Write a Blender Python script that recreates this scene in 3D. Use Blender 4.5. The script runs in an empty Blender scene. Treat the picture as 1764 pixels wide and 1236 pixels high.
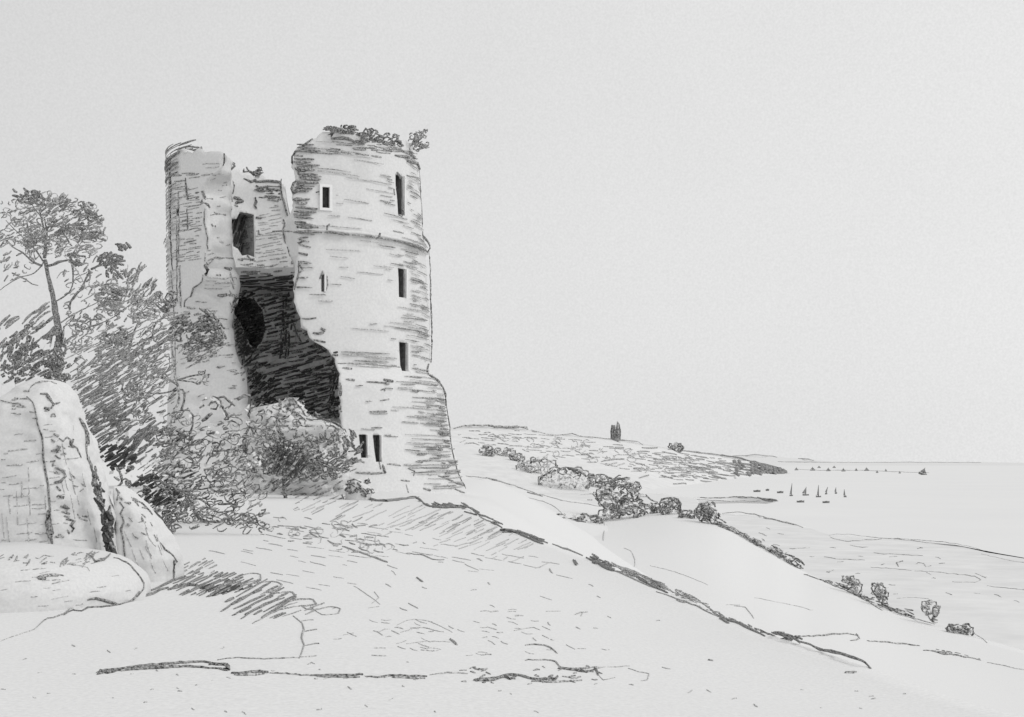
import bpy, math, random
import numpy as np
from mathutils import Vector, noise
from mathutils.bvhtree import BVHTree

random.seed(7)
R = random.random
def U(a, b): return a + (b - a) * random.random()
sc = bpy.context.scene
C = sc.collection

# ------------------------------------------------------------------ camera
F, CX, HY = 2300.0, 882.0, 797.0          # focal length, axis and horizon in photo pixels
cam_d = bpy.data.cameras.new('camera')
cam = bpy.data.objects.new('camera', cam_d)
C.objects.link(cam)
cam.location = (0, 0, 0)
cam.rotation_euler = (math.radians(90), 0, 0)
cam_d.sensor_width = 36
cam_d.lens = 36 * F / 1764
cam_d.shift_y = (HY - 618) / 1764
cam_d.clip_start = 0.1
cam_d.clip_end = 200000
sc.camera = cam

def P(px, py, Y): return Vector(((px - CX) / F * Y, Y, (HY - py) / F * Y))
SEA = -20.0

# ------------------------------------------------------------------ light
SUN_AZ, SUN_EL = math.radians(112), math.radians(42)   # azimuth clockwise from +Y
w = bpy.data.worlds.new('World'); sc.world = w; w.use_nodes = True
nt = w.node_tree; nt.nodes.clear()
out = nt.nodes.new('ShaderNodeOutputWorld'); bg = nt.nodes.new('ShaderNodeBackground')
sky = nt.nodes.new('ShaderNodeTexSky'); sky.sky_type = 'NISHITA'; sky.sun_disc = False
sky.sun_elevation = SUN_EL; sky.sun_rotation = SUN_AZ
sky.air_density = 1.0; sky.dust_density = 4.0
bw = nt.nodes.new('ShaderNodeRGBToBW')
mr = nt.nodes.new('ShaderNodeMapRange'); mr.clamp = True      # overcast: an even pale veil
mr.inputs[1].default_value = 1.2; mr.inputs[2].default_value = 3.2
mr.inputs[3].default_value = .985; mr.inputs[4].default_value = 1.015
sx = nt.nodes.new('ShaderNodeSeparateXYZ')                   # the veil is brighter towards the sun's side
mx = nt.nodes.new('ShaderNodeMapRange'); mx.inputs[1].default_value = -1; mx.inputs[2].default_value = 1
mx.inputs[3].default_value = 5.9; mx.inputs[4].default_value = 9.1
a0 = nt.nodes.new('ShaderNodeMath'); a0.operation = 'MULTIPLY'
tc = nt.nodes.new('ShaderNodeTexCoord')
n1 = nt.nodes.new('ShaderNodeTexNoise'); n1.inputs['Scale'].default_value = 640; n1.inputs['Detail'].default_value = 3
n2 = nt.nodes.new('ShaderNodeTexNoise'); n2.inputs['Scale'].default_value = 5; n2.inputs['Detail'].default_value = 3
m1 = nt.nodes.new('ShaderNodeMapRange'); m1.inputs[1].default_value = .25; m1.inputs[2].default_value = .75
m1.inputs[3].default_value = .94; m1.inputs[4].default_value = 1.04
m2 = nt.nodes.new('ShaderNodeMapRange'); m2.inputs[1].default_value = .3; m2.inputs[2].default_value = .7
m2.inputs[3].default_value = .985; m2.inputs[4].default_value = 1.015
a1 = nt.nodes.new('ShaderNodeMath'); a1.operation = 'MULTIPLY'
a2 = nt.nodes.new('ShaderNodeMath'); a2.operation = 'MULTIPLY'
L = nt.links.new
L(sky.outputs[0], bw.inputs[0]); L(bw.outputs[0], mr.inputs[0])
L(tc.outputs['Generated'], n1.inputs['Vector']); L(tc.outputs['Generated'], n2.inputs['Vector'])
L(n1.outputs[0], m1.inputs[0]); L(n2.outputs[0], m2.inputs[0])
L(tc.outputs['Generated'], sx.inputs[0]); L(sx.outputs[0], mx.inputs[0])
L(mr.outputs[0], a0.inputs[0]); L(mx.outputs[0], a0.inputs[1]); L(a0.outputs[0], a1.inputs[0]); L(m1.outputs[0], a1.inputs[1])
L(a1.outputs[0], a2.inputs[0]); L(m2.outputs[0], a2.inputs[1])
L(a2.outputs[0], bg.inputs['Color']); bg.inputs['Strength'].default_value = 0.10
L(bg.outputs[0], out.inputs[0])
sd = bpy.data.lights.new('sun', 'SUN'); sd.energy = 0.95; sd.angle = math.radians(25); sd.color = (1, .995, .985)
so = bpy.data.objects.new('sun', sd); C.objects.link(so)
sdir = Vector((math.sin(SUN_AZ) * math.cos(SUN_EL), math.cos(SUN_AZ) * math.cos(SUN_EL), math.sin(SUN_EL)))
so.rotation_euler = sdir.to_track_quat('Z', 'Y').to_euler()
so.location = sdir * 100
sc.view_settings.view_transform = 'Standard'; sc.view_settings.look = 'None'
sc.view_settings.exposure = 0.0; sc.view_settings.gamma = 1
sc.cycles.max_bounces = 6
sc.cycles.diffuse_bounces = 4

# ------------------------------------------------------------------ materials
_m = {}; BASE = {}; WK = 1.12
def mat(name, lo, hi, scale, fine=None, sharp=.22):
    """pale or dark matt surface with grain between two greys"""
    if name in _m: return _m[name]
    m = bpy.data.materials.new(name); m.use_nodes = True
    t = m.node_tree; b = t.nodes['Principled BSDF']
    b.inputs['Roughness'].default_value = 1.0
    b.inputs['Specular IOR Level'].default_value = 0.0
    c = t.nodes.new('ShaderNodeTexCoord')
    n = t.nodes.new('ShaderNodeTexNoise'); n.inputs['Scale'].default_value = scale; n.inputs['Detail'].default_value = 4
    n.inputs['Roughness'].default_value = .65
    r = t.nodes.new('ShaderNodeValToRGB')
    r.color_ramp.elements[0].position = .5 - sharp; r.color_ramp.elements[1].position = .5 + sharp
    r.color_ramp.elements[0].color = (lo, lo, lo, 1); r.color_ramp.elements[1].color = (hi, hi, hi * .995, 1)
    t.links.new(c.outputs['Object'], n.inputs['Vector'])
    t.links.new(n.outputs[0], r.inputs[0]); t.links.new(r.outputs[0], b.inputs['Base Color'])
    _m[name] = m
    return m
BUCK = {'near': 40.0, 'mid': 14.0, 'hill': 7.0, 'far': .7}
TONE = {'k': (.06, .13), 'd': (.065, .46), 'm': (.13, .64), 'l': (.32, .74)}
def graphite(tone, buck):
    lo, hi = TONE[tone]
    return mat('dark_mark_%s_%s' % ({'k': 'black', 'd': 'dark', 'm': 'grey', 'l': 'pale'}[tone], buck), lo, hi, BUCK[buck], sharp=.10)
TURF = mat('pale_turf', .69, .82, 26.0)
STONE = mat('pale_stone', .66, .78, 9.0)
CORE = mat('inner_stone', .52, .84, 4.0)  # mottled pale inner stone; the cavity's shade is hatched over it
ROCKM = mat('pale_rock', .64, .76, 30)
LEAFY = mat('pale_leaf', .68, .80, 12)
FARLAND = mat('far_turf', .68, .80, .12)
WATER = mat('pale_water', .77, .80, .01)

# ------------------------------------------------------------------ mesh building
class Body:
    """solid surface plus the dark marks that lie on it, ONE mesh in the end"""
    def __init__(s, buck='mid', base_mat=None):
        s.V, s.Fc, s.M, s.mats = [], [], [], []
        s.buck = buck; s.bvh = None; s.jump = .06; s.Yd = (30, 0); s.dens = 1.0
        if base_mat: s.mats.append(base_mat)
    def mi(s, m):
        if m not in s.mats: s.mats.append(m)
        return s.mats.index(m)
    def add(s, verts, faces, m):
        k = len(s.V); i = s.mi(m)
        s.V += [Vector(v) for v in verts]
        s.Fc += [tuple(a + k for a in f) for f in faces]; s.M += [i] * len(faces)
    def seal(s):
        s.bvh = BVHTree.FromPolygons(s.V, s.Fc) if s.Fc else None
        return s
    def hit(s, px, py):
        d = P(px, py, 1.0); d.normalize()
        h = s.bvh.ray_cast(Vector((0, 0, 0)), d)
        return (h[0], h[1]) if h[0] is not None else (None, None)
    def tube(s, pts, rad, m, sides=4, cap=True):
        n = len(pts)
        if n < 2: return
        k = len(s.V); i = s.mi(m)
        for a in range(n):
            t = (pts[min(a + 1, n - 1)] - pts[max(a - 1, 0)])
            if t.length < 1e-9: t = Vector((1, 0, 0))
            t.normalize()
            u = t.cross(Vector((0, 0, 1)))
            if u.length < .05: u = t.cross(Vector((0, 1, 0)))
            u.normalize(); v = t.cross(u)
            r = rad[a] if isinstance(rad, (list, tuple)) else rad
            for q in range(sides):
                an = 2 * math.pi * q / sides
                s.V.append(pts[a] + u * (r * math.cos(an)) + v * (r * math.sin(an)))
        for a in range(n - 1):
            for q in range(sides):
                q2 = (q + 1) % sides
                s.Fc.append((k + a * sides + q, k + a * sides + q2, k + (a + 1) * sides + q2, k + (a + 1) * sides + q)); s.M.append(i)
        if cap:
            s.Fc.append(tuple(k + q for q in reversed(range(sides)))); s.M.append(i)
            s.Fc.append(tuple(k + (n - 1) * sides + q for q in range(sides))); s.M.append(i)
    # marks -------------------------------------------------------------
    def line3(s, pts, wpx, tone, taper=True):
        n = len(pts); m = graphite(tone, s.buck)
        rad = []
        for a, p in enumerate(pts):
            f = 1.0
            if taper: f = .45 + .55 * min(1, 2.6 * min((a + .35) / n, (n - a - .65 + .35) / n + .02))
            rad.append(max(.2, wpx * WK * (1.22 if s.buck == 'near' else 1.0) * f * U(.8, 1.15)) * .5 * p.y / F)
        s.tube(pts, rad, m)
    def stroke(s, pts, wpx=3, tone='d', wob=.7, step=7, Y=None, dY=0):
        """polyline of photo positions laid on the surface (or, without a surface, through the depth Y..Y+dY)"""
        pts = smooth(parse(pts), step)
        if Y is None and s.bvh is None: Y = s.Yd[0] + U(-1, 1) * s.Yd[1]
        if Y is not None or s.bvh is None:
            y0 = Y; y1 = Y + (dY if dY else 0)
            n = max(1, len(pts) - 1)
            s.line3([P(x + U(-wob, wob), y + U(-wob, wob), y0 + (y1 - y0) * a / n) for a, (x, y) in enumerate(pts)], wpx, tone)
            return
        run = []
        for x, y in pts:
            x += U(-wob, wob); y += U(-wob, wob)
            h, nn = s.hit(x, y)
            if h is None:
                for ox, oy in ((-3, 0), (3, 0), (0, 3), (0, 6), (-7, 0), (7, 0), (0, 10)):
                    h, nn = s.hit(x + ox, y + oy)
                    if h is not None:
                        h = P(x, y, h.y); break
            if h is None or (run and abs(h.y - run[-1].y) > max(s.jump * h.y, .5)):
                if len(run) > 1: s.line3(run, wpx, tone)
                run = []
                if h is None: continue
            if nn is not None and nn.dot(h) > 0: nn = -nn
            run.append(h + nn * (.25 * wpx * h.y / F))
        if len(run) > 1: s.line3(run, wpx, tone)
    def strokes(s, rows):
        for r in rows: s.stroke(*r)
    def hatch(s, poly, ang, gap, ln=(20, 40), wpx=2.5, tone='m', jit=.3, prob=1, Y=None, dY=0, bend=0):
        poly = parse(poly); ca, sa = math.cos(math.radians(ang)), math.sin(math.radians(ang))
        rot = [(x * ca + y * sa, -x * sa + y * ca) for x, y in poly]
        lo, hi = min(p[1] for p in rot), max(p[1] for p in rot)
        v = lo + gap * R()
        while v < hi:
            u0, u1 = min(p[0] for p in rot), max(p[0] for p in rot)
            u = u0 - R() * ln[1]
            while u < u1:
                l = U(*ln)
                if R() < prob:
                    seg = []
                    vv = v + U(-jit, jit) * gap; da = U(-.07, .07) + .0
                    k = max(3, int(l / 7))
                    for a in range(k + 1):
                        uu = u + l * a / k; v2 = vv + da * (uu - u) + bend * (a / k - .5) ** 2 * l * .3
                        x, y = uu * ca - v2 * sa, uu * sa + v2 * ca
                        if inside(x, y, poly): seg.append((x, y))
                    if len(seg) > 1:
                        s.stroke(seg, wpx * U(.7, 1.2), tone, .5, 7, None if Y is None else Y + U(-1, 1) * dY)
                u += l + U(1, 8)
            v += gap
    def curls(s, poly, n, size=(5, 11), wpx=2.4, tone='d', Y=None, dY=0, squash=.75):
        """small looping leaf shapes"""
        poly = parse(poly)
        for x, y in scatter(poly, int(n * s.dens)):
            r = U(*size) * .5; a0 = U(0, 6.28); sw = U(2.2, 5.6) * random.choice((-1, 1)); k = 7
            tilt = U(-.6, .6)
            pts = []
            for a in range(k + 1):
                t = a0 + sw * a / k; rr = r * (1 + .25 * math.sin(2 * t + a0))
                dx, dy = rr * math.cos(t), rr * math.sin(t) * squash
                pts.append((x + dx + dy * tilt, y + dy))
            s.stroke(pts, wpx * U(.7, 1.25), tone, .35, 4, None if Y is None else Y + U(-1, 1) * dY)
    def dashes(s, poly, n, ang, ln=(8, 16), wpx=3, tone='d', spread=18, Y=None, dY=0):
        poly = parse(poly)
        for x, y in scatter(poly, int(n * s.dens)):
            a = math.radians(ang + U(-spread, spread)); l = U(*ln) * .5; b = U(-.2, .2)
            dx, dy = l * math.cos(a), l * math.sin(a)
            s.stroke([(x - dx, y - dy), (x - dy * b, y + dx * b), (x + dx, y + dy)], wpx * U(.75, 1.3), tone, .35, 5,
                     None if Y is None else Y + U(-1, 1) * dY)
    def leaves(s, poly, n, size, Y, dY, m=None):
        """pale leaf faces spread through a crown's volume"""
        i = s.mi(m or LEAFY)
        for x, y in scatter(parse(poly), n):
            yy = Y + U(-1, 1) * dY; c = P(x, y, yy); r = U(*size) * .5 * yy / F
            a = Vector((U(-1, 1), U(-1, 1), U(-1, 1))); a.normalize()
            q = a.cross(Vector((U(-1, 1), U(-1, 1), U(-1, 1)))); q.normalize()
            k = len(s.V); s.V += [c - a * r, c + q * r * .55, c + a * r, c - q * r * .55]
            s.Fc.append((k, k + 1, k + 2, k + 3)); s.M.append(i)
    # finish -------------------------------------------------------------
    def done(s, name, parent=None, base=None, shade=True):
        off = BASE.get(parent.name, parent.location) if parent else Vector(base if base is not None else (0, 0, 0))
        me = bpy.data.meshes.new(name)
        me.from_pydata([tuple(v - off) for v in s.V], [], s.Fc)
        for m in s.mats: me.materials.append(m)
        me.polygons.foreach_set('material_index', s.M)
        if shade: me.polygons.foreach_set('use_smooth', [True] * len(s.Fc))
        me.update()
        o = bpy.data.objects.new(name, me); C.objects.link(o)
        BASE[o.name] = off.copy()
        if parent: o.parent = parent
        else: o.location = off
        return o

def parse(p):
    if isinstance(p, str):
        return [tuple(float(q) for q in a.split(',')) for a in p.split()]
    return p
def smooth(pts, step):
    if len(pts) < 2: return pts
    res = []
    for i in range(len(pts) - 1):
        p0 = pts[max(i - 1, 0)]; p1 = pts[i]; p2 = pts[i + 1]; p3 = pts[min(i + 2, len(pts) - 1)]
        d = math.hypot(p2[0] - p1[0], p2[1] - p1[1]); k = max(1, int(d / step))
        for a in range(k):
            t = a / k; t2, t3 = t * t, t * t * t
            res.append(tuple(.5 * (2 * p1[c] + (p2[c] - p0[c]) * t + (2 * p0[c] - 5 * p1[c] + 4 * p2[c] - p3[c]) * t2 + (3 * p1[c] - p0[c] - 3 * p2[c] + p3[c]) * t3) for c in (0, 1)))
    res.append(pts[-1])
    return res
def inside(x, y, poly):
    c = False; j = len(poly) - 1
    for i in range(len(poly)):
        if (poly[i][1] > y) != (poly[j][1] > y):
            if x < (poly[j][0] - poly[i][0]) * (y - poly[i][1]) / (poly[j][1] - poly[i][1]) + poly[i][0]: c = not c
        j = i
    return c
def scatter(poly, n):
    xs = [p[0] for p in poly]; ys = [p[1] for p in poly]; got = []
    tries = 0
    while len(got) < n and tries < n * 60:
        tries += 1
        x, y = U(min(xs), max(xs)), U(min(ys), max(ys))
        if inside(x, y, poly): got.append((x, y))
    return got
def interp(x, xs, ys): return float(np.interp(x, xs, ys))

def tag(o, label=None, cat=None, group=None, kind=None):
    if label: o['label'] = label
    if cat: o['category'] = cat
    if group: o['group'] = group
    if kind: o['kind'] = kind
    return o
def empty(name, loc, label, cat, group=None):
    o = bpy.data.objects.new(name, None); C.objects.link(o); o.location = loc
    o.empty_display_size = .3
    return tag(o, label, cat, group)

def ringbody(b, rows, Y0, dY, m, amp=3, fr=.8, n=26, k=30, lean=0.0, sq=1.0):
    """closed lumpy body whose width follows rows of (py, left, right); round in plan, depth dY each way"""
    ys = [r[0] for r in rows]; xl = [r[1] for r in rows]; xr = [r[2] for r in rows]
    V, Fc = [], []
    for a in range(n + 1):
        py = ys[0] + (ys[-1] - ys[0]) * a / n
        l, r = interp(py, ys, xl), interp(py, ys, xr)
        mid, half = (l + r) / 2, max(.4, (r - l) / 2)
        wid = half / max(1e-3, max((q[2] - q[1]) / 2 for q in rows))
        for q in range(k):
            t = 2 * math.pi * q / k
            ct, st = math.cos(t), math.sin(t)
            ct = math.copysign(abs(ct) ** sq, ct); st = math.copysign(abs(st) ** sq, st)
            yy = Y0 + lean * (py - ys[-1]) + dY * (.25 + .75 * wid) * st
            p = P(mid, py, yy)
            # keep the photo outline: scale x about its own depth, not the lens
            p.x = (mid - CX) / F * Y0 + half * ct / F * Y0
            p.z = (HY - py) / F * Y0
            nz = noise.noise(p * fr * 50 / max(Y0, 1) * .4) + .5 * noise.noise(p * fr * 50 / max(Y0, 1))
            if fr > 2: nz += .6 * noise.noise(p * 5.5) + .35 * noise.noise(p * 12)
            d = Vector((math.cos(t), math.sin(t), 0)); p += d * (nz * amp * Y0 / F)
            V.append(p)
    for a in range(n):
        for q in range(k):
            q2 = (q + 1) % k
            Fc.append((a * k + q, a * k + q2, (a + 1) * k + q2, (a + 1) * k + q))
    Fc.append(tuple(reversed(range(k)))); Fc.append(tuple(n * k + q for q in range(k)))
    b.add(V, [tuple(reversed(f)) for f in Fc], m)
    return b

# ================================================================== SETTING
# sea: one sheet to the horizon
b = Body('far')
xs = [-90000, -9000, -2500, -800, 0, 800, 2500, 9000, 90000]; ys = [-300, 60, 300, 700, 1200, 2500, 6000, 20000, 90000]
V = [(x, y, SEA) for y in ys for x in xs]
Fc = [(j * 9 + i, j * 9 + i + 1, (j + 1) * 9 + i + 1, (j + 1) * 9 + i) for j in range(8) for i in range(8)]
b.add(V, Fc, WATER); b.seal(); b.jump = .5
for r in [("1330,796 1420,797 1520,797 1700,797 1800,797", 1.1, 'l'), ("1280,783 1300,786 1325,785 1340,788", 1.6, 'l'),
          ("1345,789 1380,791 1400,795 1440,799 1480,797", 1.5, 'l'),
          ("1370,809 1420,811 1480,811 1560,814 1600,815", 1.0, 'l')]:
    if float(r[0].split()[0].split(',')[1]) > 799: b.stroke(r[0], r[1], r[2], .4)
tag(b.done('sea'), kind='structure')

# far shore beyond the estuary: a very low strip of land on the horizon
b = Body('far')
V, Fc = [], []
cr = [(1180, 790), (1260, 785), (1300, 785), (1340, 787), (1400, 793), (1440, 796), (1500, 796.4), (1600, 796.2), (1690, 796.4), (1760, 797.6), (1800, 798)]
for i in range(41):
    px = 1180 + 620 * i / 40
    py = interp(px, [c[0] for c in cr], [c[1] for c in cr]); Y = 9000
    top = P(px, py, Y); top.z = max(top.z, SEA + 1); x = top.x
    V += [(x, Y - 500, SEA - 1), tuple(top), (x, Y + 900, SEA - 1)]
for i in range(40):
    for j in range(2): Fc.append((i * 3 + j, i * 3 + 3 + j, i * 3 + 4 + j, i * 3 + 1 + j))
b.add(V, Fc, FARLAND); b.seal(); b.jump = .5
b.stroke("1262,786 1285,786 1300,784 1322,786 1338,788", 1.8, 'l', .5)
b.stroke("1375,791 1392,792 1402,794", 1.8, 'l', .4); b.stroke("1430,797 1500,797.3 1560,797 1640,797.2 1690,797.4", 1.2, 'l', .3); b.stroke("1340,796 1400,796.6 1430,797", 1.2, 'l', .3)
tag(b.done('far_shore'), kind='structure')

def sheet(b, crest, foot, m, back=(25, -25), n=120, rows=14, amp=0.0, fr=.02, sag=0.0):
    """hill side between a crest line and a foot line, both (px, py, Y), falling away behind the crest"""
    cx = [c[0] for c in crest]; fx = [c[0] for c in foot]
    V, Fc = [], []; rr = rows + 4
    for i in range(n + 1):
        px = cx[0] + (cx[-1] - cx[0]) * i / n
        mean = lambda X, Q, k: sum(interp(px + o, X, [q[k] for q in Q]) for o in (-24, -16, -8, 0, 8, 16, 24)) / 7
        c = P(px, mean(cx, crest, 1), mean(cx, crest, 2)); wide = lambda X, Q, k: sum(interp(px + o, X, [q[k] for q in Q]) for o in range(-120, 121, 20)) / 13
        f = P(px, wide(fx, foot, 1), wide(fx, foot, 2))
        for j in range(rr):
            if j < rows:
                t = j / (rows - 1); p = f.lerp(c, t)
                k = math.sin(math.pi * t)
                p.z += k * (amp * noise.noise(p * fr) - sag)
            else:
                t = (j - rows + 1) / 4; p = c + Vector((0, back[0] * t, back[1] * t))
            V.append(p)
    for i in range(n):
        for j in range(rr - 1):
            Fc.append((i * rr + j, (i + 1) * rr + j, (i + 1) * rr + j + 1, i * rr + j + 1))
    b.add(V, Fc, m); b.seal()
    return b

# headland
b = Body('far'); b.jump = .5
HCREST = [(600, 742, 1050), (760, 738, 1100), (800, 735, 1120), (905, 738, 1180), (935, 747, 1200), (985, 750, 1250), (1060, 757, 1345), (1108, 765, 1450),
          (1160, 774, 1600), (1250, 786, 2000), (1320, 800, 2380), (1356, 813, 2650)]
HFOOT = [(600, 856, 780), (980, 851, 850), (1100, 848, 902), (1180, 842, 1020), (1240, 834, 1243), (1300, 823, 1770), (1356, 815.5, 2480)]
sheet(b, HCREST, HFOOT, FARLAND, back=(250, -80), n=160, amp=5, fr=.006)
b.strokes([
 ("782,740 800,735 830,734 860,736 885,737 908,737", 3.4, 'm'), ("850,737 870,738 890,735 910,740", 3, 'm'),
 ("915,742 935,747 960,751 985,748 1000,752 1020,756", 1.8, 'l'), ("1000,752 1050,757 1100,762 1108,768", 1.8, 'm'),
 ("1105,772 1120,773 1132,772", 2.6, 'm'), ("1150,775 1170,776 1200,780 1225,783 1250,786", 2.4, 'm'),
 ("1240,785 1270,789 1300,797 1325,803 1356,812", 3, 'd'),
 ("842,750 850,748 860,755 870,762", 1.8, 'l'), ("800,766 815,764 825,768", 1.8, 'l'), ("862,765 900,770 930,773", 1.4, 'l'),
 ("1000,784 1012,784 1022,791", 2.4, 'm'), ("1036,797 1050,793 1075,792", 3, 'm'), ("1085,797 1105,800 1118,808 1112,815", 2, 'l'),
 ("1100,824 1118,820", 2.4, 'm'), ("1138,820 1158,826", 3.4, 'm'), ("1150,811 1170,811 1190,813", 1.8, 'm'), ("1160,834 1182,834", 2.6, 'm'),
 ("1206,799 1220,803 1230,806", 2.6, 'm'), ("1206,829 1226,831", 3, 'm'),
 ("1220,836 1225,842 1216,846 1235,846 1240,852", 2.2, 'm'),
 ("1240,833 1270,829 1300,826 1338,823", 3.4, 'd'), ("1245,830 1280,828 1320,825", 2.4, 'm'),
 ("1120,858 1150,852 1190,846 1215,845", 1.6, 'l'),
])
b.hatch("785,742 905,742 1000,757 1100,770 1230,786 1300,800 1330,812 1240,828 1180,834 1100,815 1020,800 900,775 800,765", 4, 5, (10, 26), 1.8, 'm', .5, .55)
b.hatch("1080,775 1180,782 1300,800 1300,815 1240,828 1160,830 1080,805", 6, 4.6, (8, 22), 2.0, 'm', .5, .6)
b.dashes("785,745 1000,760 1200,785 1200,825 1000,795 800,766", 60, 5, (4, 12), 2.0, 'l', 40)
b.hatch("1100,772 1300,798 1330,812 1240,830 1150,826", 8, 5, (8, 22), 2.2, "m", .5, .6)
b.hatch("1180,782 1300,798 1350,812 1330,818 1240,828 1190,824", 9, 4, (8, 22), 2.2, "d", .5, .45)
b.curls("840,748 1000,762 1200,788 1200,820 1020,795 900,772", 40, (6, 14), 1.6, 'l')
headland = b
tag(b.done('headland'), kind='structure')

# marsh along the estuary
b = Body('hill'); b.jump = .5
shore = [(600, 851), (1000, 850), (1140, 850), (1180, 856), (1200, 858), (1204, 866), (1214, 874), (1235, 884), (1300, 888), (1390, 908),
         (1430, 922), (1500, 926), (1560, 929), (1640, 938), (1700, 952), (1800, 968), (2100, 1000)]
sh = [P(x, y, (SEA + .35) * F / (HY - y)) for x, y in shore]
near = [Vector((p.x * .0 + (-60 + 200 * i / (len(sh) - 1)), 95, SEA + .35)) for i, p in enumerate(sh)]
V, Fc = [], []; K = 12
for a, c in zip(near, sh):
    for j in range(K): V.append(a.lerp(c, 1 - (1 - j / (K - 1)) ** 1.5))
    V.append(c + Vector((0, 1, -1.2)))
for i in range(len(sh) - 1):
    for j in range(K): Fc.append((i * (K + 1) + j, (i + 1) * (K + 1) + j, (i + 1) * (K + 1) + j + 1, i * (K + 1) + j + 1))
b.add(V, Fc, FARLAND)
sp = [P(x, y, (SEA + .3) * F / (HY - y)) for x, y in [(1170, 857), (1240, 856.5), (1300, 857), (1330, 859), (1341, 863), (1322, 867), (1280, 866), (1230, 867), (1170, 866)]]
b.add(sp + [p + Vector((0, 0, -1)) for p in sp], [tuple(reversed(range(9)))] + [(i, i + 9, (i + 1) % 9 + 9, (i + 1) % 9) for i in range(9)], FARLAND); b.seal()
b.buck = 'far'
b.strokes([
 ("1000,853 1060,851 1110,853", 1.4, 'l'), ("1205,858 1240,859 1280,857 1330,861", 2.2, 'm'), ("1305,858 1318,862 1338,863", 4.2, 'd'), ("1312,862 1330,865", 3, 'd'),
 ("1200,861 1250,864 1310,864", 1.5, 'l'),
 ("1245,885 1270,883 1300,887 1330,895 1370,904 1384,910", 1.6, 'l'), ("1315,893 1340,898 1373,906", 2.2, 'm'),
 ("1428,922 1460,921 1500,926 1540,928 1600,932 1650,938 1700,950", 1.0, 'l'), ("1430,926 1455,933 1480,932 1540,929 1600,936", 1.6, 'l'),
 ("1465,940 1476,943 1495,943", 1.4, 'l'), ("1360,946 1395,944", 1.6, 'l'), ("1420,960 1450,964 1490,965", 1.5, 'l'),
 ("1505,953 1540,956 1590,958", 1.6, 'l'), ("1548,977 1545,970 1555,968", 2.2, 'm'), ("1580,970 1592,971 1594,976", 1.6, 'l'),
 ("1575,984 1620,987 1680,994 1690,1000 1680,1004 1640,1003", 1.5, 'l'), ("1500,978 1535,980 1570,984", 1.3, 'l'),
 ("1545,1031 1570,1030 1600,1032", 1.2, 'l'), ("1690,955 1740,966 1800,975", .9, 'l'), ("1700,1010 1740,1014 1790,1020", 1.3, 'l'),
])
b.dashes("1250,900 1400,920 1690,960 1800,1000 1780,1060 1560,1030 1420,985", 34, 3, (4, 14), 1.4, 'l', 25)
marsh = b
tag(b.done('marsh'), kind='structure')

# low field right of the big tower
b = Body('hill'); b.jump = .3
sheet(b, [(640, 790, 145), (740, 806, 142), (805, 821, 140), (870, 834, 138), (930, 851, 136), (985, 860, 134), (1040, 872, 132), (1110, 884, 130), (1180, 905, 128)],
      [(640, 870, 88), (870, 960, 82), (1000, 985, 80), (1180, 1000, 85)], TURF, back=(30, -22), n=70, amp=.4, fr=.05)
b.strokes([("803,821 840,825 870,833 900,842 930,853", 2.0, 'l'), ("838,824 856,828", 2.6, 'm'), ("908,849 935,856", 3, 'm'),
           ("930,852 975,864 1015,870 1035,873", 1.7, 'l'), ("900,855 935,865 955,873 970,888", 1.4, 'l'),
           ("884,871 899,880", 3.4, 'd'), ("1012,862 1020,862", 2, 'm'), ("876,864 884,872", 1.6, 'l')])
field = b
tag(b.done('field'), kind='structure')

# middle hill with hedges on its crest
b = Body('hill'); b.jump = .3
H2 = [(860, 940, 112), (935, 916, 112), (955, 903, 113), (1000, 899, 115), (1060, 893, 116), (1120, 884, 116), (1160, 883, 114), (1200, 889, 112), (1240, 903, 108), (1300, 937, 104),
      (1345, 960, 100), (1372, 980, 98), (1440, 1008, 92), (1500, 1036, 88), (1560, 1062, 84), (1630, 1085, 80), (1690, 1100, 78), (1780, 1125, 74), (1900, 1160, 70)]
sheet(b, H2, [(860, 1010, 62), (1200, 1130, 55), (1500, 1260, 45), (1900, 1400, 38)], TURF, back=(16, -16), n=140, rows=18, amp=.5, fr=.06)
b.strokes([("1040,893 1041,912 1039,932", 1.6, 'l'), ("1075,945 1086,950 1094,965 1092,980", 1.4, 'l'), ("1120,975 1170,988 1220,1008", 1.2, 'l'),
           ("1300,1030 1350,1040 1400,1052", 1.4, 'l'), ("1265,1044 1285,1048 1298,1066", 2, 'l'), ("1250,1042 1275,1043", 1.2, 'l'),
           ("1384,990 1410,998 1425,1004 1440,1012", 2.6, 'm'), ("1440,1010 1470,1024 1500,1040 1520,1052", 2.4, 'm'),
           ("1560,1063 1590,1070 1610,1076", 2, 'l'), ("1672,1088 1686,1096 1700,1108", 1.5, 'l')])
b.strokes([
 ("1370,1096 1400,1097 1430,1094 1460,1093 1478,1096", 3.2, 'm'), ("1465,1105 1480,1100 1475,1092", 2.6, 'm'), ("1494,1105 1530,1108 1560,1111 1585,1113", 3, 'm'),
 ("1590,1121 1620,1124 1650,1130 1690,1138", 2.8, 'm'), ("1605,1122 1625,1128 1640,1126", 4.4, 'm'), ("1700,1142 1740,1150 1780,1158", 2, 'l'),
])
b.hatch("1600,1118 1640,1122 1690,1136 1640,1132", 12, 3.5, (5, 12), 2, 'm')
hill = b
tag(b.done('hill'), kind='structure')

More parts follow.
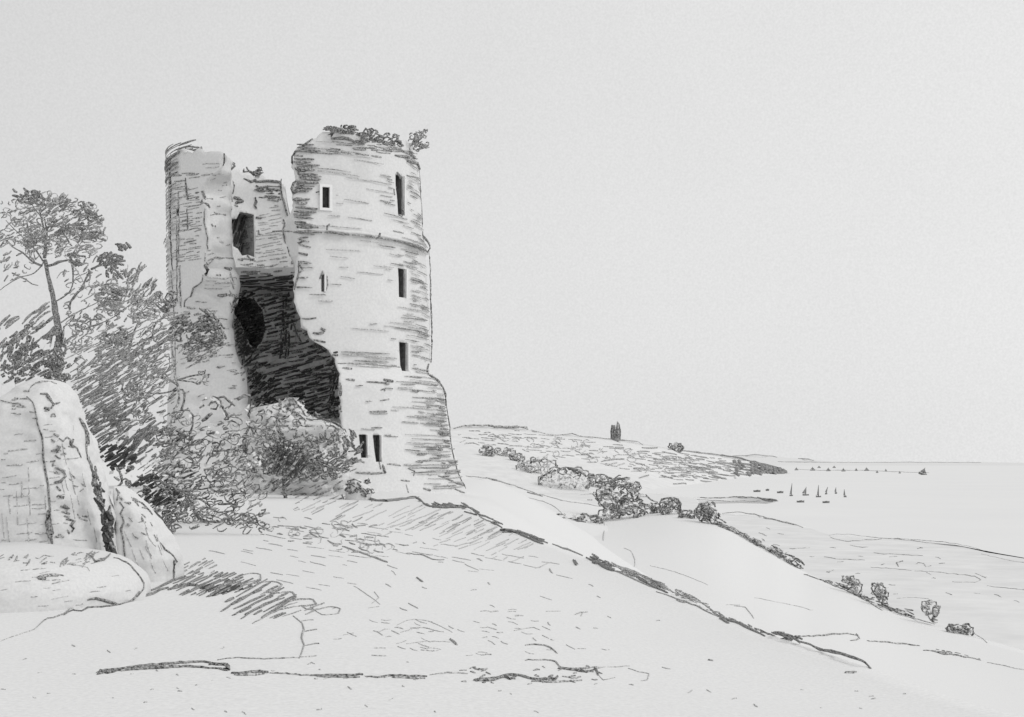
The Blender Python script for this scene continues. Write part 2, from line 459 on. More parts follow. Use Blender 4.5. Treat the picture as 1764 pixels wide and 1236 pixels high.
# castle hill in the foreground: level top, a crest running away from the viewer, then falling off to the right
crest_px = [(2050, 1290, 9.5), (1764, 1236, 12), (1620, 1195, 13.3), (1500, 1151, 15), (1400, 1118, 16.8), (1315, 1090, 19), (1250, 1065, 21), (1180, 1030, 23.5), (1120, 1005, 26), (1060, 982, 29), (1020, 965, 31.5),
            (935, 934, 36), (870, 914, 40), (835, 893, 43), (800, 876, 46), (755, 873, 48.5), (720, 865, 51), (640, 862, 55), (590, 846, 58)]
cp = [P(*c) for c in crest_px]
cyy = [-20.] + [p.y for p in cp] + [62., 120.]; cxx = [cp[0].x + 1] + [p.x for p in cp] + [-8.2, -8.2]; czz = [cp[0].z] + [p.z for p in cp] + [-1.35, -1.35]
def hill_z(x, y):
    xc, zc = interp(y, cyy, cxx), interp(y, cyy, czz)
    base = interp(y, [-20, 8.5, 15, 20, 40, 60, 120], [-1.6, -1.62, -1.68, -1.70, -1.52, -1.25, -1.4])
    base -= .0 * x
    d = x - xc
    if d < 0:
        t = min(1, -d / 7.0); t = t * t * (3 - 2 * t)
        z = zc + (base - zc) * t
        z += .05 * t * noise.noise(Vector((x * .35, y * .35, 0))) 
        z -= .05 * max(0, -22 - x)
    else:
        k = interp(y, [0, 40, 46, 50, 58, 120], [.85, .85, .5, .08, .03, .03])
        z = zc - k * d
        if y > 46: z -= .5 * max(0, x + 1.5) * min(1, (y - 46) / 4)
    return z
b = Body('near'); b.jump = .25
V, Fc = [], []
yr = list(np.concatenate([np.arange(-8, 8, 2.), np.arange(8, 24, .35), np.arange(24, 62, .8), np.arange(62, 121, 4.)]))
off = [-60, -40, -28, -22, -18, -15, -12.5, -10.5, -9, -7.5, -6.5, -5.5, -4.6, -3.8, -3, -2.3, -1.7, -1.1, -.7, -.35, 0, .4, .9, 1.8, 3, 5, 7, 10, 14, 20, 26]
for y in yr:
    xc = interp(y, cyy, cxx)
    for o in off: V.append((xc + o, y, hill_z(xc + o, y)))
n = len(off)
for j in range(len(yr) - 1):
    for i in range(n - 1): Fc.append((j * n + i, j * n + i + 1, (j + 1) * n + i + 1, (j + 1) * n + i))
b.add(V, Fc, TURF); b.seal()
b.strokes([
 # crest line
 ("585,852 605,842 625,850 640,862 660,865 690,862 715,858 730,868 740,873", 4.4, 'd'), ("640,864 700,860 722,857", 3, 'm'),
 ("735,872 760,876 790,875 815,878 820,886", 5, 'd'), ("745,876 780,872 800,874 822,882", 3, 'd'), ("800,882 820,888 835,890 850,897 866,905", 3.4, 'd'),
 ("825,890 845,900 860,906", 2, 'm'),
 ("862,915 880,917 900,922 920,930 936,934", 7, 'd'), ("866,918 890,920 915,930 936,938", 4, 'd'), ("915,928 925,936 935,930", 4, 'd'),
 ("936,934 960,942 985,951 1010,961 1022,968", 3.2, 'd'), ("1015,958 1022,970 1028,972", 6, 'd'), ("1026,968 1040,977 1058,985", 6, 'd'),
 ("1020,962 1050,972 1080,982 1100,990 1130,1003", 3.2, 'm'), ("1060,985 1090,997 1120,1011", 2.6, 'm'), ("1075,980 1100,990 1115,999", 4, 'm'),
 ("1100,998 1125,1012 1150,1022", 4, 'd'), ("1120,1008 1150,1015 1180,1030 1210,1045 1240,1062", 2.4, 'm'),
 ("1130,1020 1165,1032 1200,1045 1235,1062 1250,1067", 2.4, 'm'), ("1165,1034 1180,1040", 3.4, 'm'),
 ("1235,1060 1255,1070 1270,1074 1300,1088 1318,1097", 4, 'd'), ("1240,1066 1255,1074", 4.4, 'd'),
 ("1310,1090 1340,1091 1360,1095 1372,1103", 4.2, 'd'), ("1345,1093 1365,1098 1378,1108", 4.6, 'd'),
 ("1372,1104 1395,1112 1412,1120 1440,1125 1470,1134 1490,1143 1500,1153", 4.6, 'd'),
])
# foreground dark band
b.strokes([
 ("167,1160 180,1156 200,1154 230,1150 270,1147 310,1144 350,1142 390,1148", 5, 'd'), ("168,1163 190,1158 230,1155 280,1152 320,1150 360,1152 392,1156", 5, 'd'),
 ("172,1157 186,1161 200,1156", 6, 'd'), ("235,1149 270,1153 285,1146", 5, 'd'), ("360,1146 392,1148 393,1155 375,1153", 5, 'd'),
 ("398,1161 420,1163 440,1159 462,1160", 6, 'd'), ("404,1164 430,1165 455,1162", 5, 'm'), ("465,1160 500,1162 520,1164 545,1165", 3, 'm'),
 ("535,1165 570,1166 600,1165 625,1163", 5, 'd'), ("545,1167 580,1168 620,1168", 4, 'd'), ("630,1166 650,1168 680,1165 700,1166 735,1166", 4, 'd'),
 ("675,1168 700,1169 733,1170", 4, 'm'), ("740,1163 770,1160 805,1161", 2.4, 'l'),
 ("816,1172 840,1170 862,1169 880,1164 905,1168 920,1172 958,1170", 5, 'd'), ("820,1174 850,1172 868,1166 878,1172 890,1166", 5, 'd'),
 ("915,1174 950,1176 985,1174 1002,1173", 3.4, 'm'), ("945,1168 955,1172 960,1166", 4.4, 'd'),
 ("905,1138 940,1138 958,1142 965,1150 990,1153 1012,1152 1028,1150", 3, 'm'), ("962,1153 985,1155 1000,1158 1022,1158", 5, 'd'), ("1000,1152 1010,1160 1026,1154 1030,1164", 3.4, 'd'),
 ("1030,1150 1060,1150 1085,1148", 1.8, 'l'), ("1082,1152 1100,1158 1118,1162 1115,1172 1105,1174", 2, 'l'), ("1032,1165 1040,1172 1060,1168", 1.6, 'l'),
 ("375,1138 400,1134 420,1134 440,1136 480,1135 515,1134", 2.6, 'm'),
 # small marks on the turf
 ("905,1112 930,1112 948,1117 960,1126", 3, 'm'), ("885,1087 905,1084 920,1082 930,1086", 1.6, 'l'),
 ("725,1121 755,1122", 2, 'l'), ("690,1090 720,1082 740,1085 765,1090", 2, 'l'), ("684,1078 700,1070 730,1069 760,1080 780,1090", 1.6, 'l'),
 ("775,1103 782,1107 787,1112", 4.4, 'm'), ("700,1110 740,1106 775,1107", 1.6, 'l'), ("830,1130 846,1128", 2.4, 'm'), ("640,1130 665,1131", 1.8, 'l'),
 ("988,965 992,974", 3.6, 'd'), ("990,966 995,972", 2.4, 'm'), ("718,996 728,1003", 3.8, 'd'), ("640,960 666,969", 3.4, 'm'), ("668,974 684,981", 2, 'l'),
 ("590,942 620,953 640,960", 3, 'm'), ("700,954 730,958 745,965 765,965", 2.4, 'm'), ("780,966 800,970", 2, 'l'), ("800,972 824,984", 1.6, 'l'),
 ("1220,1138 1228,1139", 3.6, 'm'), ("1140,1150 1155,1154", 2.2, 'l'), ("1455,1159 1472,1160", 3.6, 'm'), ("990,1060 1000,1056 1012,1055", 2.2, 'l'), ("940,1054 965,1054", 1.4, 'l'),
 ("1000,1062 1004,1056", 1.6, 'l'), ("930,1028 950,1034", 1.4, 'l'), ("1622,1190 1632,1186 1636,1192", 6, 'm'), ("1454,1160 1475,1158", 3, 'm'),
 ("610,1010 640,1030 655,1042", 1.6, 'l'), ("640,1040 652,1030 645,1020", 1.6, 'l'),
 # round bank left of centre
 ("60,1085 75,1070 90,1065 110,1058 120,1050 150,1045", 2.6, 'm'), ("0,1105 30,1095 60,1085", 2, 'l'), ("110,1060 125,1052 140,1054 150,1048 175,1047 205,1042 230,1035 240,1028", 3, 'd'),
 ("152,1032 165,1030 180,1033 200,1042", 4, 'm'),
 ("505,1062 520,1075 523,1085 520,1100 524,1112 520,1125 515,1135", 2.6, 'm'), ("523,1088 545,1085", 2.2, 'm'), ("525,1113 550,1109", 2.4, 'm'), ("520,1070 540,1069", 2, 'l'), ("518,1133 545,1131", 2, 'l'),
])
b.dashes("700,1060 1000,1050 1060,1120 900,1140 700,1120", 26, 8, (8, 20), 1.6, 'l', 20)
b.dashes("60,1110 500,1110 1100,1180 1700,1180 1700,1230 0,1230 0,1120", 60, 2, (3, 9), 2, 'l', 40)
b.dashes("640,900 900,960 1200,1080 1000,1120 640,1040", 22, 20, (4, 11), 2, 'l', 40)
b.dashes("780,1150 1060,1148 1030,1176 800,1178", 40, 0, (5, 12), 2.4, 'm', 30)
castle_hill = b
castle_hill_obj = tag(b.done('castle_hill'), kind='structure')

# grass and shade strokes hatched over the hill top
g = Body('near'); g.bvh = b.bvh; g.jump = .25
g.hatch("640,868 720,868 800,884 930,940 900,950 800,930 700,915 600,900 500,880 560,860", -24, 7, (20, 44), 2.0, 'l', .4, .75)
g.hatch("735,880 815,884 865,912 860,930 800,925 720,905", -28, 9, (18, 36), 2.2, 'm', .4, .5)
g.hatch("500,845 585,850 640,870 620,905 560,900 505,880", -26, 8, (20, 44), 2.3, 'm', .4, .6)
g.hatch("470,890 600,905 700,930 680,970 560,950 470,915", 8, 11, (12, 30), 2, 'm', .5, .4)
g.curls("450,890 620,905 690,950 590,955 470,930", 26, (8, 20), 1.6, 'l')
g.dashes("440,880 640,905 720,950 640,960 480,930", 40, 10, (8, 18), 2.4, 'm', 25)
g.hatch("640,885 760,890 860,930 800,950 660,930", -20, 11, (14, 30), 1.7, 'l', .4, .6)
# dark hatched tussock on the bank
g.hatch("290,1000 330,985 400,985 450,1000 420,1020 350,1032 300,1025", -24, 4.2, (22, 40), 3.2, 'd', .4, .9)
g.hatch("300,985 340,955 375,970 370,990 330,1000", -30, 5, (10, 22), 2.8, 'm', .5, .8)
g.hatch("330,1005 460,998 520,1030 480,1070 420,1060 370,1035", -27, 8.5, (50, 95), 4.0, 'd', .25, .95)
g.hatch("340,1010 400,1000 430,1015 360,1030", -25, 5, (26, 40), 4, 'k', .4, .8)
g.hatch("430,1000 560,1040 540,1060 460,1075", -22, 11, (22, 40), 2.6, 'm', .4, .6)
g.strokes([("245,1025 275,1012 300,1000 312,990", 4, 'd'), ("240,1030 262,1025 275,1018 290,1014", 5, 'd'), ("290,1018 320,1010 345,1012", 6, 'd'),
 ("400,998 425,990 448,990 450,998 430,1004 410,1012 440,1006 470,1003 485,1008 480,1016 455,1022 490,1022 505,1022 510,1030 495,1036 520,1034 540,1034 545,1042 520,1046 540,1052 570,1046 586,1050 582,1058 555,1060 535,1046", 2.8, 'm'),
 ("380,1055 420,1030 450,1018", 4, 'd'), ("400,1062 440,1040 470,1028", 3.6, 'd'), ("415,1067 450,1045 490,1030", 3.4, 'd'), ("435,1075 480,1052 520,1044", 2.6, 'm')])
yc = lambda x: interp(x, [c[0] for c in crest_px][::-1], [c[2] for c in crest_px][::-1])  # crest strokes below: hatched shading put into dark grass-like marks
for poly, n_, ln, w_, tn in [("1020,958 1060,972 1120,996 1190,1026 1250,1060 1250,1068 1120,1012 1040,980", 110, (10, 24), 1.8, 'm'), ("1060,976 1110,990 1160,1014 1150,1022 1090,998", 34, (8, 18), 2.4, 'm'),
                             ("735,868 800,868 862,902 866,912 800,884 735,878", 36, (8, 18), 2.4, 'd'), ("862,908 936,926 938,938 866,920", 36, (8, 18), 3, 'd'), ("1240,1056 1310,1086 1310,1094 1240,1066", 24, (8, 18), 2.2, 'm'),
                             ("1020,955 1060,975 1060,988 1020,970", 22, (7, 15), 3, 'd'), ("1310,1086 1378,1098 1376,1108 1312,1094", 20, (8, 16), 2.6, 'd')]:
    for x, y in scatter(parse(poly), n_):
        a_ = math.radians(25 + U(-14, 14)); l_ = U(*ln) / 2
        g.stroke([(x - l_ * math.cos(a_), y - l_ * math.sin(a_)), (x + l_ * math.cos(a_), y + l_ * math.sin(a_))], w_, tn, .4, 6, yc(x))
g.hatch("440,905 640,900 900,950 1000,985 980,1010 760,985 560,965 450,940", 10, 13, (14, 40), 1.5, 'l', .5, .5)
g.hatch("700,880 860,915 960,955 940,985 800,950 700,915", -26, 9, (16, 40), 1.5, 'l', .5, .55)
g.hatch("330,930 560,950 640,1000 560,1030 400,980", 12, 15, (10, 30), 1.5, 'l', .5, .4)
g.dashes("560,1040 900,1040 1000,1100 700,1130 540,1110", 40, 6, (8, 20), 1.6, 'l', 25)
tag(g.done('grass'), 'short dark grass and shade strokes hatched over the hill top and tussock', 'grass', kind='stuff')

# ================================================================== THE BIG RUINED TOWER
CY0 = 67.0; TH = 1.7
PX = [200, 255, 300, 420, 428, 440, 500, 560, 640, 652, 662, 676, 700, 740, 780, 845, 900]
RR = [212, 212.5, 214, 218, 223, 219, 220.5, 222, 221, 227, 236, 243, 246, 252, 262, 280, 290]     # half width in photo pixels
ZT = [(HY - p) / F * CY0 for p in PX][::-1]; RT = [r / F * CY0 * .9955 for r in RR][::-1]
def tr(z): return interp(z, ZT, RT)
def tin(z): return 6.32 - TH
def tcx(z):
    py = HY - z * F / CY0
    return (508 + (min(py, 640) - 300) * .0433 - CX) / F * CY0 + (0 if py < 640 else .0)
def on_tower(px, py, rfun, far=False):
    """(theta, z) where the ray meets the round wall, front or far side"""
    d = P(px, py, 1.0)
    lo, hi = (CY0 - 12, CY0) if not far else (CY0, CY0 + 12)
    best = None; prev = None
    N = 400
    for i in range(N + 1):
        Y = lo + (hi - lo) * i / N
        z = d.z * Y; f = math.hypot(d.x * Y - tcx(z), Y - CY0) - rfun(z)
        if best is None or abs(f) < best[0]: best = (abs(f), Y)
        if prev is not None and prev * f <= 0: best = (0, Y); break
        prev = f
    Y = best[1]; z = d.z * Y
    th = math.atan2(d.x * Y - tcx(z), -(Y - CY0))
    return th, z
def prof(pts, rfun, lo=None):
    r = sorted((z, t) for t, z in (on_tower(x, y, rfun) for x, y in parse(pts)))
    return [a[0] for a in r], [a[1] for a in r]
RO = prof("507,263 503,280 507,292 513,305 507,318 503,330 504,345 507,356 503,368 505,382 510,396 514,412 511,425 513,440 512,455 514,470 509,484 506,498 506,512 510,528 514,545 521,560 529,576 544,592 563,600 575,616 582,640 583,665 586,690 584,712 588,740 594,800 600,860", tr)
RI = prof("510,300 507,330 504,350 503,372 495,384 489,394 491,415 498,436 505,455 508,480 512,520 522,548 540,580 575,600 592,620 600,660 600,700 600,760 605,860", tin)
LO = prof("386,262 384,280 378,293 362,306 350,318 345,330 351,340 349,350 358,358 354,372 354,400 357,425 354,445 353,462 349,482 334,497 329,510 319,520 314,540 310,570 308,620 306,860", tr)
LI = prof("402,284 400,310 399,350 400,440 404,455 412,480 414,505 405,535 401,560 405,590 410,615 424,645 430,690 440,760 440,860", tin)
ZB = -3.2
TOPR = [on_tower(x, y, tr) for x, y in parse("505,263 520,254 535,245 550,233 560,224 580,221 610,226 640,231 665,236 690,243 712,250 720,256")]
TOPB = [on_tower(x, y, tin, True) for x, y in parse("566,372 530,380 503,384 497,374 490,345 485,314 470,312 455,312 440,304 425,300 410,296 398,290")]
TOPL = [on_tower(x, y, tr) for x, y in parse("294,268 300,264 318,262 330,260 350,262 372,261 386,264")]
tops = [(t, z) for t, z in TOPR] + [(math.radians(100), 14.6), (math.radians(140), 14.0)]
tops += [(t % (2 * math.pi), z) for t, z in TOPB] + [(math.radians(250), 14.9)] + [(t % (2 * math.pi), z) for t, z in TOPL]
tops.sort(); tt = [t for t, z in tops]; tz = [z for t, z in tops]
TWO = 2 * math.pi
NS, NZ = 240, 96
def shell_pt(s, v, inner):
    zt = 14.5
    for _ in range(3):
        r0, l0 = interp(zt, *(RI if inner else RO)), interp(zt, *(LI if inner else LO)) + TWO
        th = r0 + (l0 - r0) * s
        zt = interp(th, tt, tz) 
    ro, lo_ = interp(zt, *RO), interp(zt, *LO) + TWO
    zt = interp(ro + (lo_ - ro) * s, tt, tz) + (.30 if s > .85 else .16) * noise.noise(Vector((s * 60, 3, 0))) + .1 * round(2 * noise.noise(Vector((s * 30, 7, 1))))
    z = ZB + (zt - ZB) * v
    r0, l0 = interp(z, *(RI if inner else RO)), interp(z, *(LI if inner else LO)) + TWO
    jag = .030 * noise.noise(Vector((z * 3.1, 5 if inner else 1, 0))); jag2 = .035 * noise.noise(Vector((z * 2.7, 9, 3)))
    th = (r0 + jag) + (l0 + jag2 - r0 - jag) * s
    rad = tin(z) if inner else tr(z)
    if not inner:
        q = min(1, max(0, (math.sin(th) + .95) / .7)); rad = min(rad, 6.42) + max(0, rad - 6.42) * (.25 + .75 * q)
    rad += (.05 if not inner else .12) * noise.noise(Vector((math.sin(th) * 7, math.cos(th) * 7, z * 1.2)))
    return Vector((tcx(z) + rad * math.sin(th), CY0 - rad * math.cos(th), z))
V, Fc, Mi = [], [], []
W = NZ + 1
for inner in (0, 1):
    for i in range(NS + 1):
        for j in range(W): V.append(shell_pt(i / NS, j / NZ, inner))
o2 = (NS + 1) * W
for i in range(NS):
    for j in range(NZ):
        Fc.append((i * W + j, (i + 1) * W + j, (i + 1) * W + j + 1, i * W + j + 1)); Mi.append(0)
        zc = V[o2 + i * W + j].z
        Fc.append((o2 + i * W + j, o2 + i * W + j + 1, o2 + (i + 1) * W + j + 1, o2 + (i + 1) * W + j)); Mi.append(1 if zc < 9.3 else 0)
    Fc.append((i * W + NZ, (i + 1) * W + NZ, o2 + (i + 1) * W + NZ, o2 + i * W + NZ)); Mi.append(0)
    Fc.append((i * W, o2 + i * W, o2 + (i + 1) * W, (i + 1) * W)); Mi.append(0)
def cutface(k, flip):
    NC = 6; cols = [[k + j for j in range(W)]]
    for c in range(1, NC):
        col = []
        for j in range(W):
            p = V[k + j].lerp(V[o2 + k + j], c / NC)
            if 0 < j < NZ:
                d = Vector((-(p.y - CY0), p.x - tcx(p.z), 0)).normalized()
                p = p + d * (.34 * noise.noise(Vector((p.x * 1.1, p.y * 1.1, p.z * 1.6))) + .16 * noise.noise(p * 3.3)) * math.sin(math.pi * c / NC)
            V.append(p); col.append(len(V) - 1)
        cols.append(col)
    cols.append([o2 + k + j for j in range(W)])
    for c in range(NC):
        for j in range(NZ):
            f = (cols[c][j], cols[c][j + 1], cols[c + 1][j + 1], cols[c + 1][j])
            Fc.append(f if not flip else tuple(reversed(f))); Mi.append(0)
    return [q[0] for q in cols], [q[-1] for q in cols]
b0, t0 = cutface(0, False); b1, t1 = cutface(NS * W, True)
# close the bottom and the top with the end columns
i0 = Fc.index((0, o2, o2 + W, W)); Fc[i0] = tuple(b0 + [o2 + W, W])
i1 = Fc.index((NZ, W + NZ, o2 + W + NZ, o2 + NZ)); Fc[i1] = tuple([W + NZ, o2 + W + NZ] + t0[::-1])
k = NS * W; k1 = (NS - 1) * W
i0 = Fc.index((k1, o2 + k1, o2 + k, k)); Fc[i0] = tuple([k1, o2 + k1] + b1[::-1])
i1 = Fc.index((k1 + NZ, k + NZ, o2 + k + NZ, o2 + k1 + NZ)); Fc[i1] = tuple(t1 + [o2 + k1 + NZ, k1 + NZ])
me = bpy.data.meshes.new('wall'); me.from_pydata([tuple(v) for v in V], [], Fc)
me.materials.append(STONE); me.materials.append(CORE); me.polygons.foreach_set('material_index', Mi); me.update()
tmp = bpy.data.objects.new('wall_tmp', me); C.objects.link(tmp)

# openings: (px centre, py top, py bottom, width px, far inner side?, depth)
def opening(px, y0, y1, wpx, far=False):
    pm = (y0 + y1) / 2
    th, z = on_tower(px, pm, tin if far else tr, far)
    rad = tin(z) if far else tr(z)
    c = Vector((tcx(z) + rad * math.sin(th), CY0 - rad * math.cos(th), z))
    nrm = Vector((math.sin(th), -math.cos(th), 0)) * (-1 if far else 1)    # towards the viewer's side of that face
    tan = Vector((math.cos(th), math.sin(th), 0))
    view = abs(tan.x) * 1.0
    half = wpx / 2 / F * c.y / max(.35, abs(tan.x))
    hh = (y1 - y0) / 2 / F * c.y
    return c, nrm, tan, half, hh
WIN = [('window', 561, 323, 359, 12, False, True, 'small square headed upper window framed in paler stone'),
       ('arrow_slit', 689, 302, 371, 10, False, False, 'tall narrow upper slit near the right edge'),
       ('arrow_slit', 556, 473, 503, 5, False, False, 'faint slit in the middle storey'),
       ('arrow_slit', 692, 463, 513, 10, False, False, 'middle slit near the right edge'),
       ('arrow_slit', 695, 590, 640, 11, False, False, 'lower slit just above the sloping base'),
       ('arrow_slit', 626, 749, 789, 11, False, False, 'left slit of the pair at the foot'),
       ('arrow_slit', 650, 750, 796, 10, False, False, 'right slit of the pair at the foot'),
       ('window', 418, 366, 442, 33, True, False, 'dark broken window in the far inner wall'),
       ('doorway', 428, 512, 600, 50, True, False, 'black arched doorway inside the broken lower storey')]
def boxmesh(c, n, t, half, hh, d0, d1, arch=False):
    k = [(-half, -hh), (half, -hh), (half, hh), (-half, hh)]
    if arch == 'ragged': k = [(half * a, hh * b_) for a, b_ in ((-1, -1), (-.4, -.9), (.1, -.98), (.45, -.7), (.9, -.62), (1, -.1), (.92, .3), (1, .62), (.5, .66), (.3, .98), (-.4, 1), (-.95, .96))]
    if arch == 'arch': k = [(half * a, hh * b_) for a, b_ in ((-1, -.2), (-.78, -.7), (-.4, -1), (0, -.85), (.22, -.45), (.55, -.02), (.92, .3), (1, .6), (.7, .88), (.2, 1), (-.35, .93), (-.8, .55))]
    up = Vector((0, 0, 1)); V = [c + t * a + up * b_ + n * d1 for a, b_ in k] + [c + t * a + up * b_ + n * d0 for a, b_ in k]
    m = len(k)
    Fc = [tuple(range(m)), tuple(range(2 * m - 1, m - 1, -1))] + [(i, m + i, m + (i + 1) % m, (i + 1) % m) for i in range(m)]
    return V, Fc
shape_of = lambda nm, far: 'arch' if nm == 'doorway' else ('ragged' if far else False)
ops = []
for nm, px, y0, y1, wd, far, fr, lab in WIN:
    c, n_, t_, half, hh = opening(px, y0, y1, wd, far)
    ops.append((nm, c, n_, t_, half, hh, fr, lab, far))
    Vc, Fcc = boxmesh(c, n_, t_, half, hh, -1.15, .9, shape_of(nm, far))
    cm = bpy.data.meshes.new('cut'); cm.from_pydata([tuple(v) for v in Vc], [], Fcc); cm.update()
    import bmesh
    bm = bmesh.new(); bm.from_mesh(cm); bmesh.ops.recalc_face_normals(bm, faces=bm.faces); bm.to_mesh(cm); bm.free()
    co = bpy.data.objects.new('cut', cm); C.objects.link(co)
    md = tmp.modifiers.new('c', 'BOOLEAN'); md.operation = 'DIFFERENCE'; md.object = co; md.solver = 'EXACT'
bm = bmesh.new(); bm.from_mesh(me); bmesh.ops.recalc_face_normals(bm, faces=bm.faces); bm.to_mesh(me); bm.free()
dg = bpy.context.evaluated_depsgraph_get()
ev = tmp.evaluated_get(dg).to_mesh()
T = Body('mid', STONE); T.mats.append(CORE); T.jump = .03
T.V = [v.co.copy() for v in ev.vertices]
T.Fc = [tuple(p.vertices) for p in ev.polygons]; T.M = [min(1, p.material_index) for p in ev.polygons]
for i, p in enumerate(ev.polygons):                     # the rubble core inside the openings of the far wall
    q = p.center; rq = math.hypot(q.x - tcx(q.z), q.y - CY0)
    if q.y > CY0 and tin(q.z) + .2 < rq < tr(q.z) - .2 and q.z < 14: T.M[i] = 1
tmp.evaluated_get(dg).to_mesh_clear()
for o in [o for o in C.objects if o.name.startswith('cut') or o.name == 'wall_tmp']: bpy.data.objects.remove(o)
T.seal()

tower = empty('ruined_tower', (tcx(0), CY0, -1.4), 'big round ruined tower of pale stone split open down its front', 'tower')

# masonry courses, and hatching that puts shade on the wall as dark strokes
def course_hatch(z, a, e, w, tone, rad=None):
    n = max(3, int((e - a) / .05)); pts = []
    dz = U(-.015, .015)
    for i in range(n + 1):
        th = a + (e - a) * i / n; zz = z + dz * i / n * 3 + U(-.012, .012)
        r = (tr(zz) if rad is None else rad) + .07
        if any(abs(zz - h_[1]) < h_[3] + .12 and abs(th - h_[0]) < h_[2] for h_ in HOLES):
            if len(pts) > 1: T.line3(pts, w, tone)
            pts = []; continue
        pts.append(Vector((tcx(zz) + r * math.sin(th), CY0 - r * math.cos(th), zz)))
    if len(pts) > 1: T.line3(pts, w * .85, tone)
HOLES = [(math.atan2(c.x - tcx(c.z), -(c.y - CY0)), c.z, (half + .22) / tr(c.z), hh) for nm, c, n_, t_, half, hh, fr, lab, far in ops if not far]
rad_ = math.radians
def zpy(py, Y): return (HY - py) / F * Y
# right hand edge: shade put into dark strokes, all the way down
z = -1.4
while z < 15.0:
    z += U(.11, .24)
    edge = interp(z, *RO)
    for _ in range(3):
        a = rad_(U(46, 78)); T_ = a + rad_(U(5, 22))
        if R() < .62: course_hatch(z + U(-.08, .08), a, min(rad_(86), T_), U(1.3, 2.5), random.choice('mmlldl'))
    if z < 4.4 and R() < .75: course_hatch(z, rad_(U(40, 66)), rad_(U(68, 84)), U(1.6, 2.8), random.choice('mllm'))
    if R() < .30 and z > 4:  # sparse courses across the front
        a = U(edge + .12, 1.1); course_hatch(z, a, a + U(.06, .32), U(1.2, 2.0), 'l')
    if z > 13.0 and R() < .8:
        a = U(.15, 1.0); course_hatch(z, a, a + U(.2, .6), U(1.4, 2.3), random.choice('llm'))
    if 12.4 < z < 14.6 and R() < .8:
        course_hatch(z, edge + .02, edge + U(.12, .2), U(2.4, 4), 'd')
for _ in range(46):                      # short stones in the batter
    zz = U(-1.3, 4.2); a = U(max(interp(zz, *RO) + .1, .3), 1.3); course_hatch(zz, a, a + U(.04, .16), U(2, 3.4), random.choice('mmld'))
for _ in range(34):
    zz = U(4.5, 12.5); a = U(interp(zz, *RO) + .1, 1.35); course_hatch(zz, a, a + U(.03, .14), U(1.3, 2.2), random.choice('lllm'))
for k in range(9):                       # band of courses above the batter
    zz = U(4.45, 5.3); a = U(.36, .7); course_hatch(zz, a, a + U(.15, .45), U(1.6, 2.6), random.choice('llm'))
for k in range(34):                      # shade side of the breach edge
    zz = U(10.6, 14.2); e = interp(zz, *RO); course_hatch(zz, e + .01, e + U(.07, .18), U(2.2, 4.2), random.choice('ddm'))
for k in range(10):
    zz = U(7.6, 10.4); e = interp(zz, *RO); course_hatch(zz, e + .01, e + U(.06, .13), U(2, 3.2), random.choice('dm'))
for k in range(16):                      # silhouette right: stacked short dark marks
    zz = U(-1, 4); course_hatch(zz, rad_(U(66, 74)), rad_(U(78, 86)), U(2.6, 4), random.choice('dm'))
